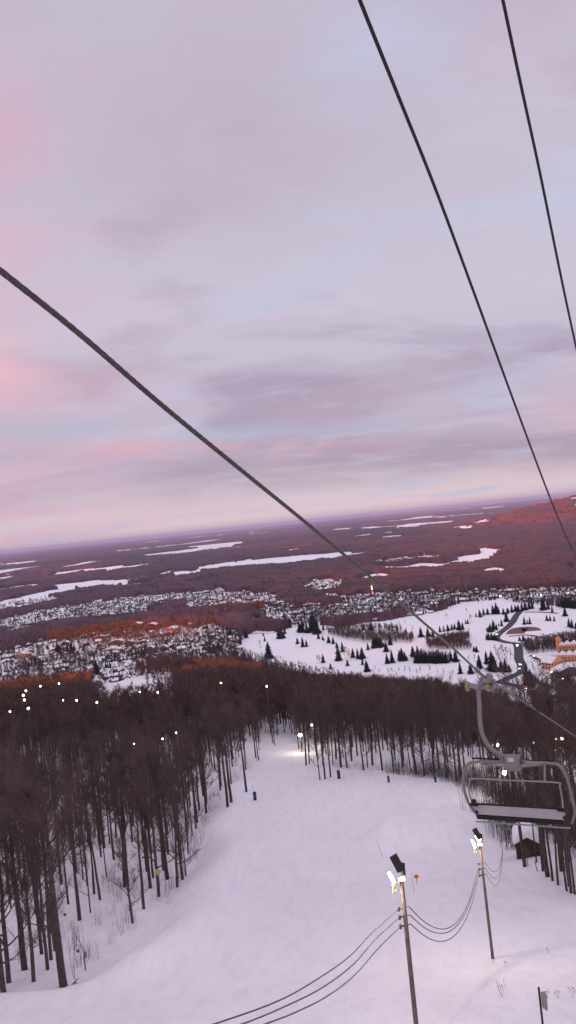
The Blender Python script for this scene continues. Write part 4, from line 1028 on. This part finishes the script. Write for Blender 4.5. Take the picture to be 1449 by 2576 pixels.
# the painted number on the box
fc = bpy.data.curves.new('number', 'FONT'); fc.body = '213'; fc.size = .085; fc.align_x = 'CENTER'; fc.align_y = 'CENTER'; fc.extrude = .001; fc.materials.append(MT['steel'])
dg = bpy.context.evaluated_depsgraph_get(); tmpo = bpy.data.objects.new('t', fc); COL.objects.link(tmpo); dg.update(); nme = bpy.data.meshes.new_from_object(tmpo.evaluated_get(bpy.context.evaluated_depsgraph_get())); bpy.data.objects.remove(tmpo)
fo = bpy.data.objects.new('number', nme); COL.objects.link(fo); fo.parent = pl; fo.location = (cxo - .01, -.172, -1.570); fo.rotation_euler = (R(90), 0, 0)
fy = .0
link('frame', pipe([(cxo - .80, -.05, -2.825), (cxo - .97, -.08, -2.565), (cxo - 1.05, -.08, -2.230), (cxo - 1.02, -.06, -1.930), (cxo - .93, -.04, -1.750), (cxo - .75, -.02, -1.690), (cxo, 0, -1.660), (cxo + .75, -.02, -1.660), (cxo + .93, -.04, -1.730), (cxo + 1.02, -.06, -1.930), (cxo + 1.08, -.08, -2.330), (cxo + 1.10, -.08, -2.595), (cxo + 1.02, -.05, -2.825)], .030, 12).mesh('frame', 'steel', True), chair)
m_ = G(); m_.tube([(cxo - .65, 0, -1.720), (cxo, 0, -1.740), (cxo + .65, 0, -1.680)], [.03, .055, .03], 10); m_.tube([(cxo + .15, 0, -1.660), (cxo + .55, 0, -1.680)], .05, 10); link('crossbar', m_.mesh('crossbar', 'galvanised', True), chair)
# restraint bar
m_ = pipe([(cxo - .88, -.12, -2.565), (cxo - .93, -.14, -2.330), (cxo - .90, -.14, -2.060), (cxo - .82, -.14, -2.000), (cxo, -.14, -2.000), (cxo + .82, -.14, -2.000), (cxo + .88, -.14, -2.080), (cxo + .90, -.13, -2.380), (cxo + .88, -.12, -2.595)], .016, 8)
for x_ in (-.62, .62): m_.tube([(cxo + x_, -.05, -1.680), (cxo + x_ * .97, -.14, -2.000)], .02, 6)
link('safety_bar', m_.mesh('safety_bar', 'galvanised', True), chair)
m_ = G()
for x_ in (-.55, .52): m_.tube([(cxo + x_ - .28, -.0, -1.625), (cxo + x_ + .28, -.0, -1.620)], .02, 6)
link('footrest', m_.mesh('footrest', 'black_plastic', True), chair)
m_ = G(); Mb = Matrix.Rotation(R(-16), 3, 'X')
m_.box((cxo + .02, -.10, -2.645), (1.78, .05, .20), Mb); bp = link('backrest', m_.mesh('backrest', 'panel_grey'), chair)
bp.modifiers.new('edge', 'BEVEL').width = .012
m_ = G(); m_.tube([(cxo - .88, -.10, -2.535), (cxo + .90, -.10, -2.535)], .018, 8); link('back_rail', m_.mesh('back_rail', 'black_plastic', True), chair)
m_ = G(); m_.prism([(cxo - .84, -2.850), (cxo + .88, -2.850), (cxo + .88, -2.745), (cxo - .84, -2.745)], -.13, .40); s_o = link('seat', m_.mesh('seat', 'black_plastic'), chair); s_o.modifiers.new('edge', 'BEVEL').width = .02
m_ = G(); m_.tube([(cxo - .86, -.15, -2.885), (cxo + 1.0, -.15, -2.885)], .016, 8)
for k in range(5): m_.box((cxo - .58 + k * .30, -.15, -2.860), (.045, .05, .05))
link('seat_rail', m_.mesh('seat_rail', 'galvanised'), chair)
for x_ in (-.86, .87):
    m_ = G(); m_.tube([(cxo + x_, -.13, -2.525), (cxo + x_, -.13, -2.445), (cxo + x_ + .0, -.13, -2.430)], [.06, .05, .02], 8) if x_ < 0 else m_.box((cxo + x_ - .03, -.13, -2.525), (.13, .05, .05))
    m_.box((cxo + x_, -.13, -2.545), (.16, .06, .04)); m_.tube([(cxo + x_ + .02, -.15, -2.665), (cxo + x_ + .06, -.15, -2.715)], .03, 8); link('bar_pivot', m_.mesh('bar_pivot', 'black_plastic'), chair)

# ------------------------------------------------------------------ things on and beside the run
def stake(pa, pb, r, m, label, name='marker_stake', group='marker stakes', cat='stake'):
    b_ = hit(*pb); tp = P(*pa, b_.y); m_ = G(); m_.tube([b_ - Vector((0, 0, .3)), tp], [r, r * .8], 6); return tag(link(name, m_.mesh(name, m)), label, cat, group)
stake((949, 2118), (964, 2156), .025, 'wire_grey', 'thin grey stake at the left foot of the snow pile')
stake((1035, 2196), (1043, 2246), .02, 'wire_grey', 'thin grey stake left of the orange diamond sign')
stake((1216, 2052), (1218, 2072), .03, 'wire_grey', 'short stake on the snow right under the chair')
stake((1322, 2125), (1328, 2178), .05, 'pole_wood', 'wooden post directly in front of the hut')
stake((1300, 2080), (1309, 2148), .13, 'pole_wood', 'stout wooden pole leaning at the left corner of the hut')
stake((1345, 2165), (1353, 2192), .06, 'pole_wood', 'short forked post right of the hut')
stake((472, 2105), (480, 2165), .03, 'cable_black', 'dark upright stake at the left edge of the run')
stake((462, 2168), (462, 2180), .03, 'cable_black', 'stubby stake left of the dark upright one')
stake((415, 2228), (415, 2250), .035, 'wire_grey', 'pair of low grey stakes beside the tree with the board')
stake((187, 2430), (188, 2470), .03, 'wire_grey', 'left thin post beside the closest tree')
stake((180, 2432), (187, 2462), .03, 'wire_grey', 'crooked thin post beside the closest tree')
stake((195, 2395), (193, 2428), .012, 'wire_grey', 'wire stalk carrying a small red square')
b_ = hit(193, 2428); tp = P(196, 2392, b_.y); m_ = G(); m_.box(tp, (.28, .05, .3)); tag(link('marker_board', m_.mesh('marker_board', 'red_paint')), 'small dark red square marker beside the closest tree', 'marker')
# snow lance
b_ = hit(215, 2441); y_ = b_.y
t = thing('snow_lance', 'slanted snowmaking lance with a red lower post at the left edge', 'snow lance', b_)
m_ = G(); m_.tube([(0, 0, -.2), P(212, 2405, y_) - b_], .07, 8); link('post', m_.mesh('post', 'red_paint'), t)
m_ = G(); m_.tube([P(212, 2405, y_) - b_ + Vector((0, .05, -.2)), P(212, 2392, y_) - b_, P(194, 2358, y_) - b_, P(186, 2345, y_) - b_], [.06, .06, .04, .02], 8); m_.tube([P(194, 2357, y_) - b_, P(194, 2360, y_) - b_], .08, 8); link('lance', m_.mesh('lance', 'galvanised'), t)
m_ = G(); m_.box(P(215, 2402, y_) - b_, (.2, .2, .5)); link('valve', m_.mesh('valve', 'steel'), t)
# tripod
b_ = hit(188, 2476); y_ = b_.y
t = thing('tripod', 'low black metal tripod lying by the closest tree', 'tripod', b_); m_ = G()
for a_, c_ in (((197, 2461), (178, 2480)), ((188, 2470), (186, 2480)), ((188, 2470), (198, 2478))): m_.tube([P(*a_, y_) - b_, P(*c_, y_) - b_], .04, 6)
link('leg_frame', m_.mesh('leg_frame', 'cable_black'), t)
# boards on trees
def board(px, py, y_, sz, m, label, rz=0, name='trail_board'):
    p = P(px, py, y_ - .5); m_ = G(); m_.box((0, 0, 0), (sz, .05, sz)); o = tag(link(name, m_.mesh(name, m)), label, 'board'); o.location = p; o.rotation_euler = (0, rz, 0)
board(397, 2194, hit(400, 2256).y, .75, 'sign_yellow', 'small yellowish board nailed to the pale tree', .3)
board(163, 2301, hit(160, 2482).y, .28, 'red_paint', 'small red marker on the trunk of the closest tree')
board(360, 2157, hit(370, 2192).y, .32, 'red_paint', 'red tip of a marker among the left trunks')
# orange diamond sign
b_ = hit(1049, 2222); p = P(1047.5, 2207, b_.y)
t = thing('warning_sign', 'orange diamond sign standing in the snow between the light poles', 'sign', b_)
m_ = G(); m_.tube([(0, 0, -.3), p - b_], .035, 6); link('post', m_.mesh('post', 'wire_grey'), t)
m_ = G(); c0 = p - b_; m_.box(c0 + Vector((0, -.06, .1)), (.5, .04, .5), Matrix.Rotation(.785, 3, 'Y')); pn = link('panel', m_.mesh('panel', 'sign_orange'), t)
m_ = G(); m_.box(c0 + Vector((-.08, -.085, .16)), (.2, .01, .16), Matrix.Rotation(.3, 3, 'Y')); link('symbol', m_.mesh('symbol', 'cable_black'), pn)
# padded hydrants
for i, (px, py, hp, mm, lab) in enumerate([(853, 1959, 20, 'blue_pad', 'bright blue padded hydrant at the foot of the bare trees'), (978, 1968, 15, 'teal_pad', 'grey green padded hydrant in the middle of the tree row'), (1096, 1968, 13, 'blue_pad', 'blue padded hydrant towards the right of the tree row'),
                                     (1247, 1966, 12, 'teal_pad', 'dark padded hydrant seen through the chair frame'), (642, 2013, 20, 'blue_pad', 'dark blue padded hydrant at the left edge of the run')]):
    b_ = hit(px, py); h_ = hp / F * b_.y
    t = thing('padded_hydrant', lab, 'hydrant', b_, 0, 'padded hydrants')
    m_ = G(); m_.tube([(0, 0, -.2), (0, 0, h_ * .95), (0, 0, h_)], [h_ * .2, h_ * .21, h_ * .17], 12); link('padding', m_.mesh('padding', mm), t)
    m_ = G(); m_.tube([(0, 0, h_ * .55), (0, 0, h_ * .68)], h_ * .225, 12); link('strap', m_.mesh('strap', 'wire_grey'), t)
    m_ = G(); m_.tube([(-h_ * .2, 0, h_), (h_ * .2, 0, h_)], h_ * .06, 8); m_.tube([(0, 0, h_), (-.15 * h_, 0, h_ * 1.9)], .03, 6); link('valve', m_.mesh('valve', 'black_plastic'), t)
# hut in the right wood
b_ = hit(1330, 2150); b_.z = gz(b_.x, b_.y) - .3
t = thing('lift_hut', 'small dark wooden hut under a thick cap of snow at the right', 'hut', b_, -.25)
m_ = G(); m_.prism([(-1.5, -.6), (1.5, -.6), (1.5, 2.3), (0, 3.1), (-1.5, 2.3)], -1.4, 1.6); link('wall', m_.mesh('wall', 'hut_wood'), t)
m_ = G(); m_.prism([(-1.75, 2.16), (0, 3.13), (1.75, 2.16), (1.8, 2.7), (1.3, 3.6), (.3, 4.1), (-.7, 4.0), (-1.6, 3.3), (-1.85, 2.6)], -1.7, 1.9); o = link('roof', m_.mesh('roof', 'roof_snow', True), t); o.modifiers.new('edge', 'BEVEL').width = .25
o.modifiers['edge'].segments = 4
m_ = G(); m_.box((-.2, -1.42, .9), (.85, .06, 1.9)); link('door', m_.mesh('door', 'bark'), t)
# bottom right post with box
p = P(1355, 2484, 38); zb = gz(p.x, 38)
t = thing('marker_post', 'dark post with a grey box at the lower right corner', 'post', (p.x, 38, zb))
m_ = G(); m_.tube([(.02, 0, -.5), (0, 0, p.z - zb)], .055, 8); link('post', m_.mesh('post', 'cable_black'), t)
m_ = G(); m_.box((.20, -.03, p.z - zb - .62), (.22, .2, .72)); m_.box((.25, -.03, p.z - zb - 1.02), (.10, .12, .16)); m_.tube([(.3, 0, p.z - zb - .5), (.4, 0, p.z - zb - .5)], .035, 6); o = link('box', m_.mesh('box', 'galvanised'), t)
# dry weeds
def weed(px, py, hp, n, label, seed):
    r = random.Random(seed); b_ = hit(px, py); t = tag(bpy.data.objects.new('dry_weed', None), label, 'plant', 'dry weeds in the snow'); COL.objects.link(t); t.location = b_; h_ = hp / F * b_.y
    m_ = G()
    for k in range(n):
        e = Vector((r.uniform(-.35, .35) * h_, r.uniform(-.2, .2) * h_, h_ * r.uniform(.6, 1))); mid_ = e * .5 + Vector((r.uniform(-.05, .05), 0, 0)) * h_
        m_.tube([(0, 0, -.1), mid_, e], .008, 3)
        for j in range(3):
            q_ = mid_.lerp(e, r.random()); m_.tube([q_, q_ + Vector((r.uniform(-.2, .2), r.uniform(-.1, .1), r.uniform(0, .15))) * h_], .006, 3)
    link('stem', m_.mesh('stem', 'weed'), t); m_ = G()
    for k in range(n * 2): c0 = Vector((r.uniform(-.38, .38), r.uniform(-.2, .2), r.uniform(.55, 1.0))) * h_; m_.box(c0, (.035, .035, .045))
    link('seed_head', m_.mesh('seed_head', 'weed'), t)
weed(1264, 2508, 42, 5, 'tallest dry weed, standing alone low right of the far pole', 1)
weed(1240, 2424, 18, 3, 'tiny dry weed just below the far pole', 2); weed(1273, 2432, 16, 2, 'tiny dry weed right of the far pole base', 3)
weed(1376, 2512, 24, 3, 'dry weed above the box at the lower right', 4); weed(1405, 2512, 22, 3, 'dry weed second from the right edge', 5); weed(1440, 2510, 30, 3, 'dry weed at the very right edge', 6); weed(1380, 2400, 16, 2, 'faint dry weed high on the right of the snow', 7)
# brush: thin saplings along both edges of the run
pts = []
BR = G(); r = random.Random(5)
for k in range(9):
    a = r.uniform(0, 6.28); c0 = Vector((r.uniform(-1.4, 1.4), r.uniform(-1.4, 1.4), -.2)); e = c0 + Vector((math.cos(a) * r.uniform(.1, .8), math.sin(a) * r.uniform(.1, .8), r.uniform(1.8, 4.6)))
    BR.tube([c0, c0.lerp(e, .5) + Vector((.1, 0, .1)), e], [.024, .016, .006], 3)
    for j in range(5):
        q_ = c0.lerp(e, r.uniform(.35, 1)); BR.spike(q_, q_ + Vector((r.uniform(-.5, .5), r.uniform(-.5, .5), r.uniform(.1, .7))), .014)
BRM = BR.mesh('brush', 'bark_grey')
for i in range(650):
    y_ = rnd.uniform(76, 190)
    xr = float(np.interp(y_, [60, 80, 100, 125, 150, 170, 190], [40, 26.5, 35, 33, 33, 28, 16])); x_ = xr + abs(rnd.gauss(0, 5)) + .2
    if 26 < x_ < 32.5 and 97 < y_ < 106.5: continue
    pts.append((x_, y_, gz(x_, y_), rnd.uniform(.4, 1.2), rnd.uniform(0, 6.28), 0))
for i in range(420):
    y_ = rnd.uniform(104, 135) if i % 2 else rnd.uniform(80, 104)
    x_ = (rnd.uniform(25.5, 44) if i % 2 else rnd.uniform(31.5, 44)) if y_ > 92 else .31 * y_ + rnd.uniform(2, 14)
    pts.append((x_, y_, gz(x_, y_), rnd.uniform(.8, 1.5), rnd.uniform(0, 6.28), 0))
for i in range(200):
    y_ = rnd.uniform(80, 225); x_ = -21 - abs(rnd.gauss(0, 9)) - (2 if y_ < 100 else 0) + (max(0, y_ - 190) * .15); pts.append((x_, y_, gz(x_, y_), rnd.uniform(.25, .7), rnd.uniform(0, 6.28), 0))
for i in range(90):
    x_ = rnd.uniform(2, 34); y_ = float(np.interp(x_, [0, 6, 16, 28, 33], [216, 201, 191, 171, 152])) + abs(rnd.gauss(0, 8)) + 2; pts.append((x_, y_, gz(x_, y_), rnd.uniform(.2, .5), rnd.uniform(0, 6.28), 0))
scatter('undergrowth', [BRM], pts, 'thin leafless brush and saplings along the edges of the run')

# ------------------------------------------------------------------ unseen sheet added behind the camera, holes cut so sun reaches chosen patches
LIT = [(-135, [(455, 1712), (470, 1660), (560, 1655), (640, 1665), (640, 1700)]), (-135, [(140, 1770), (165, 1700), (250, 1695), (240, 1765)]),
       (-172, [(90, 1640), (200, 1585), (400, 1550), (650, 1535), (650, 1560), (520, 1575), (500, 1612), (400, 1605), (330, 1618), (180, 1640)]),
       (-180, [(1040, 1335), (1150, 1290), (1280, 1255), (1460, 1236), (1900, 1190), (1900, 1400), (1460, 1365), (1200, 1350)]), (-180, [(700, 1440), (980, 1425), (1300, 1405), (1460, 1390), (1460, 1480), (1200, 1462), (900, 1482), (760, 1470)]),
       (-180, [(870, 1400), (960, 1375), (1200, 1352), (1440, 1345), (1400, 1400), (1000, 1404)]), (-180, [(380, 1520), (600, 1495), (800, 1500), (790, 1530), (480, 1535)]), (-180, [(0, 1440), (300, 1400), (300, 1440), (0, 1470)])]
CH = 2200.0; cell = 60.0
xs_ = np.arange(-11000, 3000, cell); yq = np.arange(-10500, -500, cell)
Xc, Yc = np.meshgrid(xs_, yq)
lit = np.zeros(Xc.shape, bool)
for zt, poly in LIT:
    k = (CH - zt) / sd.z; tx = Xc - sd.x * k; ty = Yc - sd.y * k
    px, py = to_px(tx, ty, np.full(tx.shape, zt)); lit |= inpoly(px, py, poly) & (ty > 300)
for zt, x0, x1, y0, y1 in ((-135, -150, -15, 600, 900), (-130, -250, -165, 540, 780), (-180, 500, 1500, 2050, 2500)):
    k = (CH - zt) / sd.z; tx = Xc - sd.x * k; ty = Yc - sd.y * k
    lit |= (tx > x0) & (tx < x1) & (ty > y0) & (ty < y1)
k = (CH + 180) / sd.z; tx = Xc - sd.x * k; ty = Yc - sd.y * k
lit |= (ty > 3000) & (fbm(tx * .0011, ty * .0007, 3) > .525)
nr, nc = Xc.shape
gx = np.append(xs_, xs_[-1] + cell); gy_ = np.append(yq, yq[-1] + cell); GX, GY = np.meshgrid(gx, gy_)
me = grid_mesh('sun_mask', GX, GY, np.full(GX.shape, CH) + 25 * _rs.rand(*GX.shape), 'mask_pale', ~lit, False)
cb = struct(link('sun_mask', me)); cb.modifiers.new('thickness', 'SOLIDIFY').thickness = 25

# ------------------------------------------------------------------ haze: one closed box of even, thin air
m = bpy.data.materials.new('haze'); m.use_nodes = True; t = m.node_tree; t.nodes.clear()
pv = t.nodes.new('ShaderNodeVolumePrincipled'); pv.inputs['Color'].default_value = (.50, .56, .86, 1); pv.inputs['Density'].default_value = 3.2e-5; pv.inputs['Anisotropy'].default_value = 0
mo = t.nodes.new('ShaderNodeOutputMaterial'); t.links.new(pv.outputs[0], mo.inputs['Volume']); MT['haze'] = m
m_ = G(); m_.box((0, 33500, (-240 + 60) / 2), (130000, 75000, 300)); hz = struct(link('haze', m_.mesh('haze', 'haze')), 'stuff')
